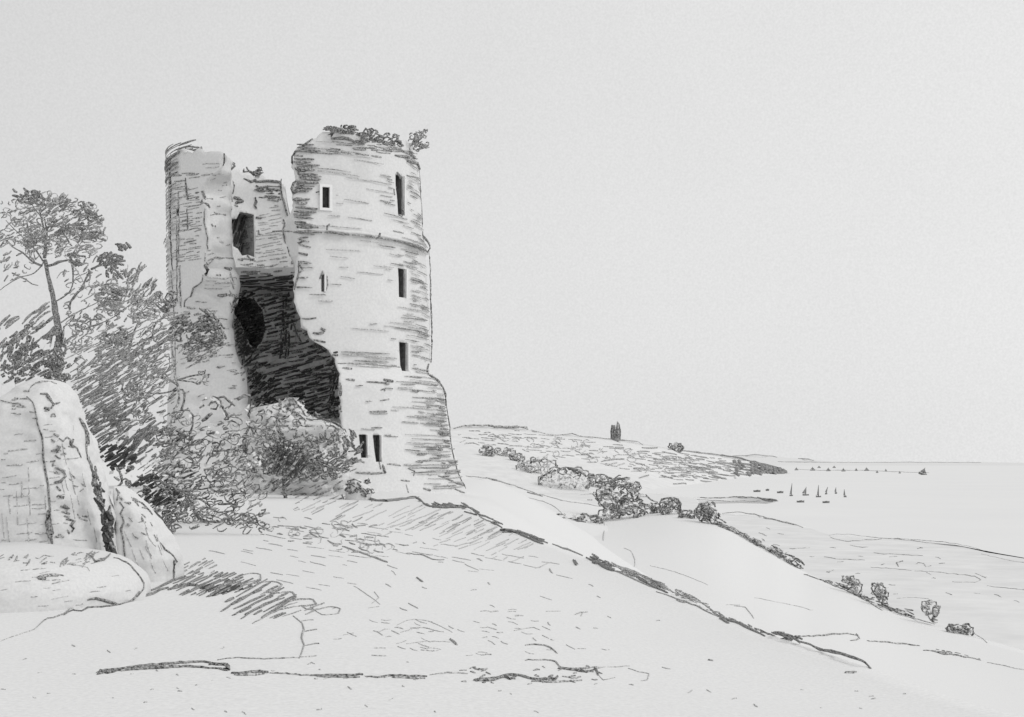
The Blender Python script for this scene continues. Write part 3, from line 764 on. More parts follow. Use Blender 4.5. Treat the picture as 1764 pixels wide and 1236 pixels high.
# left face
z = 2
while z < 15:
    z += U(.13, .26); lo_ = interp(z, *LO)
    if z > 7.5: course_hatch(z, rad_(U(-81, -76)), rad_(U(-72, -50)), U(1.6, 2.6), random.choice('llm'))
    if z > 9.5 and R() < .6: course_hatch(z, rad_(U(-76, -66)), min(lo_ - .02, rad_(U(-60, -46))), U(1.6, 2.6), random.choice('lm'))
for z0, a, e, w_, tn in [(14.6, -79, -50, 6, 'd'), (14.35, -80, -62, 6.5, 'd'), (14.2, -74, -52, 6.5, 'd'), (13.75, -80, -52, 4.5, 'd'), (13.95, -70, -52, 2.6, 'm'),
                         (15.05, -80, -48, 3.2, 'd'), (14.8, -62, -40, 3, 'd'), (14.95, -50, -37, 4.4, 'd')]:
    course_hatch(z0, rad_(a), rad_(e), w_, tn)
T.strokes([
 ("294,268 293,300 294,340 294,400 296,440 298,468", 3.2, 'd'), ("294,300 295,345", 3.6, 'd'), ("294,466 298,500 301,560 303,640", 2.2, 'm'), ("308,330 308,390 308,450", 4.6, 'l'), ("305,360 305,460 306,520", 2.6, 'm'),
 ("310,460 312,530", 4.4, 'l'), ("320,307 322,330 324,346", 3.6, 'd'), ("322,360 324,396", 2.6, 'd'),
 ("338,333 349,332 352,341 348,349 357,354 360,358", 5, 'd'), ("353,344 366,343", 2.4, 'm'),
 ("353,360 352,385 357,410 357,430", 3, 'd'), ("354,437 353,450 358,455 366,448 370,443", 3, 'm'), ("352,456 356,466 352,474", 7, 'd'),
 ("350,474 347,486 334,497 329,510 319,519 317,529", 3.2, 'd'),
 ("362,371 375,369 388,371", 2.2, 'm'), ("364,386 367,390", 3, 'm'), ("370,388 371,392", 2, 'm'),
 ("358,449 372,444 384,446 402,446 418,449", 3, 'm'), ("360,300 384,300", 1.8, 'l'), ("355,290 378,288", 1.8, 'l'), ("350,283 380,282", 1.8, 'l'),
 ("386,265 386,280 384,286", 3, 'd'), ("398,310 400,330 399,362", 1.8, 'm'),
 ("386,463 396,465 398,462", 6, 'd'), ("372,474 380,475", 2.6, 'm'), ("356,478 380,480 405,478", 2, 'l'), ("374,510 392,508", 5, 'd'), ("394,510 410,510", 3, 'm'),
 ("402,448 420,446 440,450", 3, 'm'), ("352,484 400,488 410,492", 1.6, 'l'),
 # far inner wall
 ("484,308 484,328 489,348 496,372 498,378", 3.4, 'd'), ("440,314 460,312 483,314", 4.4, 'd'), ("441,320 455,330 440,326 462,322", 5, 'd'), ("458,326 484,328", 4, 'd'),
 ("455,338 482,340", 3.4, 'd'), ("460,345 480,346", 2.8, 'm'), ("440,340 441,348 438,354 442,360", 5, 'd'), ("402,340 412,343 416,346 406,350", 7, 'd'), ("404,354 410,356", 3, 'm'),
 ("440,375 450,376", 4, 'd'), ("445,397 446,404", 3.4, 'm'), ("398,306 404,320 401,335", 2.6, 'm'), ("420,308 432,314 440,310", 4, 'd'),
 ("487,378 491,384 488,398 492,420 499,434 504,456", 3.4, 'd'), ("415,455 440,460 470,458", 2, 'l'), ("425,440 432,448 438,446", 4, 'd'),
 # edge of the right part
 ("538,240 528,247 520,254", 3.4, 'd'), ("524,252 522,258 508,262 503,270 504,280 508,290 512,296", 3.2, 'd'), ("506,268 522,270", 2.8, 'm'), ("506,274 522,274", 3, 'm'),
 ("512,294 514,300", 4, 'd'), ("513,296 533,292", 5, 'd'), ("512,310 506,316 502,326 505,334 514,330 522,322 512,314", 4, 'd'), ("506,330 524,328", 6, 'd'), ("504,345 520,344", 6, 'd'),
 ("503,352 500,362", 5, 'd'), ("508,385 516,392 512,400", 2.4, 'm'), ("506,400 528,398", 4.4, 'd'), ("513,412 524,416 513,420 535,426", 3.6, 'm'), ("513,436 530,440", 4, 'd'), ("514,450 514,470 510,486 506,500", 3, 'd'),
 ("514,470 522,466 516,458", 3, 'm'),
 # top courses
 ("560,224 575,222 590,224", 6, 'd'), ("575,227 610,230", 4.4, 'd'), ("570,240 590,238 608,243", 5, 'd'), ("565,232 575,230 570,236", 3, 'd'), ("635,240 652,242 668,247", 5, 'd'), ("615,232 625,236 640,230", 5, 'd'),
 ("655,244 680,250", 4, 'm'), ("610,257 630,258", 3.4, 'm'), ("535,264 570,265 600,264", 2.4, 'm'), ("660,257 690,256", 4, 'm'), ("680,268 705,272", 4.4, 'd'), ("700,278 720,284", 4.6, 'd'),
 ("718,280 722,292", 4.6, 'd'), ("722,292 724,330 726,360 727,392", 2.2, 'l'), ("700,302 722,308", 2.4, 'm'), ("728,400 728,408 734,416", 3, 'm'),
 # windows' own marks
 ("544,332 552,330 550,336", 3, 'd'), ("683,322 678,328 680,336", 3, 'm'), ("684,298 690,306 697,309", 6, 'd'), ("686,370 692,373 697,366 694,362", 3, 'd'),
 ("556,466 552,480 556,500", 3, 'm'), ("563,476 565,490 560,504", 2, 'm'),
 ("616,792 628,797", 3, 'm'), ("655,795 660,805 664,816", 4, 'd'), ("653,796 656,808", 3, 'm'), ("666,800 690,802", 2.6, 'm'), ("703,808 715,812 712,820", 2.6, 'm'), ("612,814 640,816 660,815", 4, 'm'),
 # right silhouette
 ("738,432 740,460 741,500 742,540 743,580 742,625", 3, 'm'), ("738,628 735,640 740,648 752,655 762,668 767,680 768,700", 4, 'd'), ("768,690 770,710 774,738 777,770 784,800 792,822 802,842", 2.6, 'd'), ("745,650 757,660", 4.6, 'd'),
 ("770,836 800,850", 2.6, 'm'), ("755,820 800,838", 3, 'd'), ("700,835 704,850", 2, 'l'), ("690,828 705,830", 3, 'm'), ("728,842 740,845", 3.6, 'm'),
 # cracks beside the breach
 ("520,549 535,550 545,548", 3, 'd'), ("530,573 548,575 558,574", 4.4, 'd'), ("552,566 560,570", 5, 'd'), ("540,586 560,590", 3.4, 'd'), ("541,580 541,592 556,600 570,610 578,630 583,650", 5.5, 'd'),
 ("566,612 580,612", 3.6, 'd'), ("582,627 630,627 690,633", 2.6, 'm'), ("590,635 606,636", 4, 'm'), ("596,654 610,656", 4, 'm'), ("660,655 676,658", 5, 'd'), ("655,672 664,670 662,674", 3, 'm'), ("654,690 670,688", 2.6, 'm'),
 ("570,726 582,730 588,738 582,744", 3.4, 'd'), ("584,660 586,690 582,712 578,720", 7, 'd'), ("505,556 511,575 520,592", 3, 'd'),
])
T.hatch("296,310 348,310 350,452 299,462", -9, 4.2, (12, 36), 1.6, "m", .5, .62)
T.hatch("296,330 345,330 345,440 299,455", -14, 9, (10, 26), 1.9, "d", .5, .35)
T.hatch("296,300 384,285 384,300 340,312 296,312", -4, 5, (12, 30), 2.2, "m", .5, .6)
T.hatch("575,236 720,262 722,282 560,262", 6, 5, (14, 36), 2.2, "m", .5, .7)
T.hatch("600,240 660,246 655,262 600,256", 4, 4, (10, 24), 2.2, "m", .5, .7)
T.hatch("440,372 484,345 494,390 488,420 502,460 500,474 440,478", -9, 5, (14, 34), 1.7, 'l', .4, .8)
T.hatch("440,316 484,312 485,346 442,340", 0, 5, (10, 26), 2.4, 'd', .5, .6)
T.hatch("410,450 505,462 504,478 412,476", -6, 6, (14, 34), 2.2, 'm', .4, .6)
T.hatch("300,530 400,520 405,560 408,620 420,640 310,640", -5, 11, (10, 26), 1.7, 'l', .5, .35)
T.dashes('305,530 400,500 404,560 412,640 425,695 320,695', 46, -8, (6, 16), 2.0, 'm', 14)
T.dashes('360,300 396,300 398,440 358,440', 14, -5, (5, 12), 2.0, 'l', 20)
T.hatch('398,450 408,480 412,515 404,540 400,560 396,520 394,480', 70, 5, (8, 20), 2.0, 'm', .5, .5)
T.hatch("356,480 410,478 412,500 340,500", -3, 6, (14, 34), 1.7, 'l', .4, .6)
CAV = "410,480 506,484 505,520 514,550 528,580 560,602 580,640 584,715 560,730 520,712 470,705 436,700 428,650 410,612 402,565 408,530"  # cavity darkness: shade drawn as black and dark hatching
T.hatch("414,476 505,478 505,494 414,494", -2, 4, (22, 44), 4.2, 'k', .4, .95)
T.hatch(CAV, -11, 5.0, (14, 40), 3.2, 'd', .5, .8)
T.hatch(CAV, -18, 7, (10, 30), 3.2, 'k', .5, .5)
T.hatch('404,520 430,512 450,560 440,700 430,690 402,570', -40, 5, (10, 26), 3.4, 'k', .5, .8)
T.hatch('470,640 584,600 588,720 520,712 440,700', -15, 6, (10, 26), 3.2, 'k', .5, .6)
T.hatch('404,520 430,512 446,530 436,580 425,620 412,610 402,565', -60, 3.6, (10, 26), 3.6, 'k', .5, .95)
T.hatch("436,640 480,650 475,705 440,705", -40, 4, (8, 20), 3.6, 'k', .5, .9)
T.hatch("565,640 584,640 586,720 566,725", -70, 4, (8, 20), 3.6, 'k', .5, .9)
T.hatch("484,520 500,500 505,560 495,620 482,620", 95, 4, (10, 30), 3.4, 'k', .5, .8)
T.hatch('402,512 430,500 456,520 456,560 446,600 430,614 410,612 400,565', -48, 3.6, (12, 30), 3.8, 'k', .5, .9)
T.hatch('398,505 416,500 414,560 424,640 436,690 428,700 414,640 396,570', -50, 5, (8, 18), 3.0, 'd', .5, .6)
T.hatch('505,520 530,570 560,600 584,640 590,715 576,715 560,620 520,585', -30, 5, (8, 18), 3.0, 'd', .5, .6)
T.hatch(CAV, -14, 14, (8, 26), 1.6, 'l', .5, .4)
T.dashes("404,550 412,615 430,655 436,700 446,700 436,650 420,610 412,550", 26, 70, (6, 12), 3, 'd', 60)
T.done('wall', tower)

# string course: a thin projecting band
B = Body('mid')
prevring = None; V, Fc = [], []
a0, a1 = interp(10.7, *RO) + .01, rad_(96); N = 80
for i in range(N + 1):
    th = a0 + (a1 - a0) * i / N
    jz = .05 * noise.noise(Vector((th * 9, 0, 0))); zt = 10.72 + jz; r = tr(10.2) + .02
    r1 = r + .13 + .05 * noise.noise(Vector((th * 14, 4, 0)))
    for rr_, zz in ((r - .4, zt), (r1, zt - .03), (r1, zt - .2), (r - .4, zt - .3)):
        V.append(Vector((tcx(zz) + rr_ * math.sin(th), CY0 - rr_ * math.cos(th), zz)))
for i in range(N):
    for q in range(4): Fc.append((i * 4 + q, i * 4 + (q + 1) % 4, (i + 1) * 4 + (q + 1) % 4, (i + 1) * 4 + q))
Fc += [(3, 2, 1, 0), (N * 4, N * 4 + 1, N * 4 + 2, N * 4 + 3)]
B.add(V, Fc, STONE); B.seal()
def band(a, e, w, tone, zz=10.47):
    n = max(3, int((e - a) / .04)); pts = []
    for i in range(n + 1):
        th = a + (e - a) * i / n; r = tr(10.2) + .2; z = zz + .03 * noise.noise(Vector((th * 9, 0, 0))) + U(-.01, .01)
        pts.append(Vector((tcx(z) + r * math.sin(th), CY0 - r * math.cos(th), z)))
    B.line3(pts, w, tone)
for a, e, w_, tn in [(-.02, .12, 3.6, 'd'), (.14, .32, 3.8, 'd'), (.34, .52, 4.2, 'd'), (.54, .66, 2.6, 'm'), (.64, .72, 4.2, 'd'), (.74, .9, 2.8, 'm'), (.9, 1.48, 5.0, 'd')]: band(a, e, w_, tn)
band(.22, .46, 2, 'l', 10.78); band(1.0, 1.5, 2, 'l', 10.7); band(.6, .8, 1.6, 'l', 10.25)
B.stroke("563,397 564,390 568,386", 3.4, 'd', .3, 5, 60.5); B.stroke("647,412 653,409 655,402", 3.6, 'd', .3, 5, 61.4); B.stroke("728,405 738,418 741,428 737,434", 3, 'd', .3, 5, 66)
B.done('string_course', tower)

# broken vault across the inside: its underside shades the lower storey
B = Body('mid'); N = 64; V = []
for lv in (9.62, 9.25):
    for i in range(N):
        th = TWO * i / N; r = tin(9) + .12
        x, y = math.sin(th) * r, -math.cos(th) * r
        y = max(y, -1.2 + .5 * noise.noise(Vector((x * 1.3, 2, 0))) + .5 * (9.62 - lv))
        V.append(Vector((tcx(9.5) + x, CY0 + y, lv + .08 * noise.noise(Vector((x * 2, y * 2, lv))))))
Fc = [tuple(range(N)), tuple(reversed(range(N, 2 * N)))] + [(i, N + i, N + (i + 1) % N, (i + 1) % N) for i in range(N)]
B.add(V, [tuple(reversed(f)) for f in Fc], STONE); B.seal(); B.jump = .2
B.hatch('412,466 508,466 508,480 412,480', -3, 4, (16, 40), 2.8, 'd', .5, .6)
B.hatch('410,474 508,474 508,502 412,502', -3, 3.4, (18, 44), 3.6, 'k', .5, .95)  # underside's shade put into dark strokes
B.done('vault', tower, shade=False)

# windows, slits and the doorway: recess shade put into dark linings, some with a stone frame
DARK = mat('recess_shade', .07, .20, 8)  # shade of the recess put into the lining's colour
for nm, c, n_, t_, half, hh, fr, lab, far in ops:
    B = Body('mid'); arch = shape_of(nm, far)
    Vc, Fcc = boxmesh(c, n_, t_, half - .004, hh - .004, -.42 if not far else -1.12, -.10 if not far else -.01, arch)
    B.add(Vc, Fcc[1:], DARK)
    if nm == 'window' and far:
        B = Body('mid'); B.add(Vc, Fcc[1:], mat('shaded_core', .22, .5, 5)); B.seal(); B.jump = .1  # lining colour and hatching both carry the recess shade
        B.hatch('400,366 424,364 426,400 420,440 400,442', -70, 3.4, (12, 30), 3.8, 'k', .5, .95)
        B.hatch('420,374 438,374 438,440 416,442', -20, 5.5, (6, 14), 2.8, 'd', .5, .8)
    if nm == 'arrow_slit' and 'faint' in lab:
        B = Body('mid'); B.add(Vc, Fcc[1:], mat('faint_recess_shade', .4, .6, 8))
    ob = B.done(nm, tower, shade=False); tag(ob, lab)
    # frame: four stones round the mouth
    wd = .12 if fr else .05
    Fm = Body('mid'); up = Vector((0, 0, 1))
    if not far:
        PALE = mat('bright_stone_highlight', .80, .88, 8)
        sides = [(-half - wd / 2, 0, wd / 2, hh), (half + wd / 2, 0, wd / 2, hh), (0, hh + wd / 2, half + wd, wd / 2), (0, -hh - wd / 2, half + wd, wd / 2)]
        if not fr: sides = [sides[1]] if nm == 'arrow_slit' else sides  # slits keep one side: a highlight put into the bright colour
        for a, b_, hw, h2 in sides:
            Vf, Ff = boxmesh(c + t_ * a + up * b_, n_, t_, hw, h2, -.3, .09); Fm.add(Vf, Ff, PALE)
        fo = Fm.done('frame', ob, shade=False)

# ================================================================== PLANTS ON THE TOWER
exec_marks = None
def depth_on(body, px, py, dflt):
    for d in (0, 2, 4, 7, 11, 16, 24, 34):
        h, n_ = body.hit(px, py + d)
        if h is not None: return h.y
    return dflt
def wall_plant(label, Y, cu=(), da=(), st=(), base=None):
    b_ = Body('mid')
    for poly, n_, size, w_, tn in cu: b_.curls(poly, n_, size, w_, tn, Y, .5)
    for poly, n_, ang, ln, w_, tn in da: b_.dashes(poly, n_, ang, ln, w_, tn, 35, Y, .5)
    for pts, w_, tn in st: b_.stroke(pts, w_, tn, .4, 5, Y + U(-.3, .3))
    lo_ = min(b_.V, key=lambda v: v.z)
    o = b_.done('wall_plant', None, (sum(v.x for v in b_.V) / len(b_.V), Y, lo_.z))
    return tag(o, label, 'plant', 'plants growing on the tower top')
wall_plant('sparse dark sprig standing out at the top right corner of the big tower', 65.2,
    [("706,230 734,224 736,258 708,262", 20, (5, 9), 2.4, 'm')], [("712,224 734,222 734,240 716,240", 6, -30, (6, 12), 2.4, 'm'), ("715,248 736,246 734,258 716,256", 8, -15, (8, 14), 3, 'm'), ("710,240 728,238 728,252 710,252", 8, -50, (8, 14), 2.4, 'm')],
    [("703,262 706,256 704,266 710,262", 3.4, 'd'), ("712,250 712,240 716,236", 2.4, 'm'), ("718,258 728,256 735,252", 3.4, 'd'), ("724,240 726,232 732,226", 2.4, 'm'), ("716,228 728,230 734,236", 2.2, 'm')])
wall_plant('clump of curled weeds on the parapet right of centre of the big tower', 61.6,
    [("630,226 650,222 690,238 694,250 650,246", 16, (6, 11), 3, 'd')], [("612,228 690,234 692,246 620,242", 14, 10, (8, 16), 3.2, 'd')],
    [("676,236 680,232 686,234 684,242 690,250", 4, 'd'), ("652,234 660,238 668,236 666,232", 3.6, 'd'), ("622,240 630,222 640,238 648,228", 3.4, 'd'), ("686,246 696,252", 3.6, 'd')])
wall_plant('low dark weeds along the highest left part of the big tower parapet', 61.0,
    [("560,222 585,216 610,220 604,230 562,228", 14, (5, 9), 3, 'd')], [("556,220 616,218 616,230 560,228", 18, 2, (10, 20), 3.4, 'd')], [])
wall_plant('straggling dark weeds on the broken inner wall between both tower parts', 71.2,
    [("398,300 440,286 455,300 430,316 400,312", 16, (5, 10), 3, 'd')], [("400,302 446,296 448,310 404,312", 16, 15, (6, 13), 3.4, 'd')],
    [("424,288 430,296 438,298 445,291", 3.6, 'd'), ("430,297 424,304", 3, 'd'), ("412,296 416,302 420,296 416,308", 3.6, 'd'), ("438,300 444,306 436,308", 3, 'd')])
wall_plant('small tuft of weeds crowning the left broken part of the tower', 64.4,
    [("312,262 320,252 346,252 350,264", 8, (5, 9), 2.6, 'm')], [("314,258 346,254 348,264 316,264", 8, -5, (8, 16), 3, 'd')], [("317,264 320,254 332,253 346,256", 3, 'd'), ("330,262 340,258 350,262", 3.4, 'd')])
wall_plant('knotted dark root hanging at the right shoulder of the left tower part', 64.6,
    [("384,276 402,282 400,292 386,288", 4, (6, 9), 3, 'd')], [], [("380,282 388,286 400,282 404,286 398,292 390,290", 4.4, 'd'), ("384,268 386,278", 4, 'd'), ("362,266 376,264 384,268 378,274 368,274", 3.6, 'd')])

# ================================================================== PLANTS ROUND THE TOWER FOOT
def plant(name, label, cat, bx, by, Y, group=None):
    p = P(bx, by, Y); p.z = min(p.z, hill_z(p.x, Y)) if abs(p.z - hill_z(p.x, Y)) < 3 else hill_z(p.x, Y)
    return empty(name, p, label, cat, group)
def limb(b_, pts, w0, w1, Y, dY=0, tone='d'):
    pts = smooth(parse(pts), 6); n_ = len(pts)
    b_.tube([P(x + U(-.5, .5), y + U(-.4, .4), Y + dY * a / n_) for a, (x, y) in enumerate(pts)],
            [max(.3, (w0 + (w1 - w0) * a / (n_ - 1)) * U(.85, 1.15)) * .5 * Y / F for a in range(n_)], graphite(tone, b_.buck), 6)

# --- slender tree at the left edge
Y1 = 27.0
t = plant('tree', 'slender open crowned tree rising at the left edge above the tall rock', 'tree', 92, 932, Y1)
k = Body('near')
for pts, w0, w1, dy, tn in [("92,960 92,800 94,690 92,650 96,620 100,590 98,560 94,535 90,505 84,480 80,462 78,448", 26, 6, 0, 'd'), ("100,600 104,570 100,545 96,520", 7, 4, .2, 'd'),
    ("76,445 78,420 76,400 72,380 68,362", 5, 3, .3, 'd'), ("78,445 80,420 80,395 76,375", 4, 3, -.4, 'd'), ("72,458 58,452 48,444 42,438 20,425", 4, 2, .5, 'd'), ("74,450 62,432 56,425 46,420 30,415", 3, 2, -.5, 'd'),
    ("84,458 95,455 108,450 124,448", 5, 3, -.6, 'd'), ("95,435 104,418 106,408 114,408 120,420 124,424", 4, 2.5, .6, 'd'), ("118,437 124,450 126,468 126,485 124,495", 6, 2, .4, 'd'),
    ("120,533 122,520 132,506 142,495 148,480 154,468 152,465", 4, 4, -.8, 'd'), ("158,464 170,458 180,454 186,446", 4, 2.5, -.9, 'd'), ("184,450 185,435", 2.6, 2, -.9, 'd'), ("50,420 48,400 47,380 52,372", 3.4, 2, .6, 'm'),
    ("62,448 58,436 64,428 72,424", 2.4, 2, .2, 'm'), ("120,380 100,398 92,405", 2.4, 2, .3, 'm'), ("44,482 56,490 66,492", 3, 2, .2, 'm'), ("20,470 44,482", 3, 3, .2, 'm')]:
    limb(k, pts, w0, w1, Y1, dy, tn)
k.hatch("88,565 112,560 114,600 104,650 80,655 86,610", 100, 5, (12, 28), 3.2, 'd', .4, .8, Y1, .12)
k.done('trunk', t)
k = Body('near'); k.dens = 1.15; D = 1.1
for poly, n_, ang, ln, w_, tn in [
    ("42,326 70,330 76,355 50,352 20,345 20,330", 18, 30, (6, 14), 3.4, 'd'), ("80,335 108,332 118,352 100,365 82,368", 14, -40, (7, 16), 3.6, 'm'), ("102,340 118,345 112,362 100,360", 6, -45, (12, 22), 3.2, 'd'),
    ("136,350 158,350 160,370 150,372", 12, 40, (5, 12), 3, 'd'), ("110,360 165,372 175,385 150,395 120,388", 18, -35, (8, 18), 2.6, 'm'), ("160,372 178,374 174,388 164,384", 7, -20, (6, 12), 2.8, 'd'),
    ("125,388 165,385 160,412 128,415", 22, -25, (8, 20), 3, 'm'), ("90,395 125,392 120,402 95,404", 8, -28, (14, 28), 4.2, 'd'), ("158,400 184,400 182,414 162,412", 9, 10, (7, 16), 3.2, 'd'), ("118,436 140,436 150,455 128,462", 8, 20, (8, 16), 3.4, 'd'),
    ("40,360 66,365 76,400 60,425 42,425 20,420 20,370", 18, -30, (6, 14), 2.6, 'm'), ("42,412 58,412 58,426 42,426", 8, 30, (7, 14), 3.6, 'd'), ("130,415 160,418 165,440 140,440", 10, -15, (8, 18), 1.8, 'l'), ("75,360 95,380 92,395 76,390", 8, -40, (8, 14), 3.4, 'd'),
    ("160,440 186,432 210,452 200,462 170,458", 16, -35, (8, 18), 3.0, 'd'), ("202,422 222,422 224,438 208,436", 10, 30, (6, 13), 4, 'd'), ("180,455 196,452 198,475 184,478", 10, 80, (7, 14), 3.4, 'd'), ("196,440 214,440 210,462 198,462", 8, -10, (8, 15), 3.4, 'd'),
    ("44,335 80,330 110,360 140,420 150,450 90,440 50,400", 40, -35, (7, 16), 2.2, 'm'), ("168,490 208,488 208,540 166,540", 34, 5, (9, 20), 3.0, 'm'), ("170,505 206,500 205,520 172,522", 10, 0, (10, 20), 3.4, 'd'), ("196,468 208,470 210,486 200,486", 6, 50, (8, 16), 3, 'd'), ("216,470 226,462 240,480 230,500 216,505", 14, -60, (8, 18), 2.8, 'm'),
    ("228,455 248,455 246,470 232,470", 8, -50, (8, 14), 2.6, 'm')]:
    k.dashes(poly, n_, ang, ln, w_, tn, 22, Y1, D)
for poly, n_, size, w_, tn in [("42,330 120,335 180,400 170,430 100,440 60,400", 30, (8, 18), 1.9, 'l'), ("50,380 80,380 80,440 50,440", 10, (10, 26), 2.0, 'm'), ("120,540 160,540 158,590 128,590", 12, (8, 18), 2.6, 'm'), ("130,350 165,360 160,420 130,400", 16, (6, 12), 2.6, 'd'), ("42,330 62,330 62,350 42,350", 8, (7, 13), 3, 'd')]:
    k.curls(poly, n_, size, w_, tn, Y1, D)
for pts, w_, tn in [("128,558 135,565 145,555 155,548 156,560 150,575 140,582", 2.6, 'm'), ("120,555 126,550 128,540", 3, 'd'), ("132,560 140,565 148,562", 3, 'm'), ("110,440 135,470 150,500", 1.4, 'l'), ("98,480 105,470 120,468", 1.4, 'l'), ("140,520 160,508 178,503", 1.6, 'l')]:
    k.stroke(pts, w_, tn, .5, 5, Y1 + U(-.5, .5))
for poly, n_ in [("40,335 100,332 160,352 188,402 160,432 60,445 20,400", 90), ("95,430 190,440 235,470 215,540 150,600 118,590", 60), ("0,345 44,340 60,440 40,500 0,480", 40)]:
    k.dashes(poly, n_, -38, (6, 15), 2.2, 'm', 30, Y1, 1.2)
    k.curls(poly, n_ // 2, (7, 15), 1.9, 'm', Y1, 1.2)
    k.curls(poly, n_ // 3, (9, 20), 1.7, 'l', Y1, 1.2)
for pts in ["78,448 60,470 30,480 0,500", "96,520 118,505 130,480 150,470", "84,400 100,380 120,370 140,360", "72,365 90,350 100,342", "60,430 30,400 10,380", "100,560 130,540 170,520 200,500", "98,600 140,570 190,550 230,520", "76,380 60,360 50,345"]:
    limb(k, pts, 2.6, 1.3, Y1, U(-.9, .9), 'd')
k.done('crown', t)

# --- dark shrub at the left edge behind the rock
Y2 = 24.5
t = plant('shrub', 'dark bushy shrub at the left edge behind the top of the tall rock', 'shrub', 40, 945, Y2, 'shrubs on the castle hill')
k = Body('near')
k.leaves('0,600 90,590 120,640 110,800 100,930 0,930', 200, (8, 16), Y2 + .3, .8)
k.dashes("-10,560 90,520 70,560 48,600 -10,640", 26, -38, (14, 36), 3.2, 'm', 8, Y2, .8)
k.dashes("44,560 90,545 88,600 60,640 44,640 0,640 0,580", 26, -35, (14, 34), 3.6, 'd', 12, Y2, .7)
k.hatch("40,575 60,580 56,620 42,630 0,640 0,590", -70, 4, (10, 24), 3.6, 'd', .5, .85, Y2, .5)
k.hatch("44,615 78,605 124,620 122,660 100,668 60,656 44,668 0,660 0,620", -30, 4.4, (10, 26), 3.4, 'd', .5, .75, Y2 - .9, .2)
k.curls("44,560 110,600 120,655 44,660 0,650", 34, (7, 15), 3, 'd', Y2 - .8, .3)
k.hatch("80,600 110,590 122,650 104,664 82,650", 70, 4, (12, 26), 3.4, 'd', .5, .8, Y2 - .9, .2)
k.done('crown', t)

# --- hatched thicket on the slope behind the rock
Y3 = 33.0
t = plant('shrub', 'wide hatched thicket leaning on the slope between the tall rock and the tower', 'shrub', 210, 912, Y3, 'shrubs on the castle hill')
k = Body('near')
k.dens = 1.6; k.leaves('120,650 180,610 260,630 300,690 310,850 300,905 180,905 130,800', 260, (7, 14), Y3, 1.2)
k.hatch("112,640 190,600 260,620 240,680 180,740 140,720", -30, 9, (20, 50), 2.4, 'm', .4, .75, Y3 - 1.2, .3)
k.hatch("125,650 200,640 215,700 170,760 145,740", -32, 6.5, (18, 42), 3.0, 'm', .4, .8, Y3 - 1.4, .2)
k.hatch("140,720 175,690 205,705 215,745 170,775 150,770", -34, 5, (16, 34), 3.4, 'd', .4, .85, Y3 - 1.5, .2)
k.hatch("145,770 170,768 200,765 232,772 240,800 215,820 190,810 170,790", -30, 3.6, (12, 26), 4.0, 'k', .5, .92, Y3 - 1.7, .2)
k.hatch("215,640 300,640 280,680 215,720", -28, 11, (16, 36), 1.8, 'l', .4, .7, Y3 - 1.4, .3)
k.hatch("180,720 250,690 260,720 200,760", -33, 9, (16, 30), 2.2, 'm', .4, .6, Y3 - 1.5, .2)
k.dashes("210,760 260,735 262,760 230,800 212,790", 10, -45, (20, 36), 5, 'd', 6, Y3 - 1.7, .2)
k.dashes("120,600 250,590 300,640 200,720 140,680", 30, -30, (12, 26), 2.6, 'm', 12, Y3 - 1.2, .4)
k.hatch("125,620 290,590 310,650 300,740 200,780 140,740", -31, 7, (14, 44), 2.0, 'm', .5, .6, Y3, .8)
k.hatch("200,770 300,740 310,830 250,850 215,820", -34, 8, (10, 30), 2.4, 'm', .5, .7, Y3 - 1, .5)
k.dashes("180,700 310,650 330,760 250,820 200,780", 34, -35, (8, 20), 3, 'd', 25, Y3 - .8, .6)
k.hatch("118,620 200,570 290,560 310,640 220,700 150,740", -38, 10, (24, 70), 1.5, 'm', .5, .55, Y3 + .5, 1.2)
k.hatch("110,600 180,560 270,545 280,600 180,650 120,640", -28, 9, (16, 44), 1.7, 'm', .5, .5, Y3 + .5, 1)
for poly, n_ in [('190,480 300,520 310,640 200,660 150,600', 60), ('110,590 230,560 300,640 240,760 140,730', 70)]:
    k.dashes(poly, n_, -42, (7, 18), 2.3, 'm', 25, Y3, 1.4); k.curls(poly, n_ // 2, (8, 18), 2.0, 'm', Y3, 1.4)
k.curls("205,650 250,660 245,690 210,690", 8, (8, 16), 2.8, 'm', Y3 - 1.3, .3)
for pts, w_, tn in [("100,655 112,668 120,685 126,700 125,720", 5, 'd'), ("112,650 112,672 124,690", 4, 'd'), ("136,722 146,735 150,755 145,775 150,795 158,805", 6, 'd'), ("152,745 150,780 157,800", 5, 'd'), ("120,655 150,630 180,600", 2.6, 'm'), ("214,655 210,672 218,680 222,668", 3.6, 'm'),
    ("200,780 215,790 235,785 250,775 255,765", 4, 'd'), ("172,800 165,790 160,780", 3, 'm'), ("110,620 150,600 170,598", 2, 'l'), ("235,700 215,718 190,730", 3, 'd')]:
    k.stroke(pts, w_, tn, .5, 6, Y3 - 1.6)
k.done('crown', t)

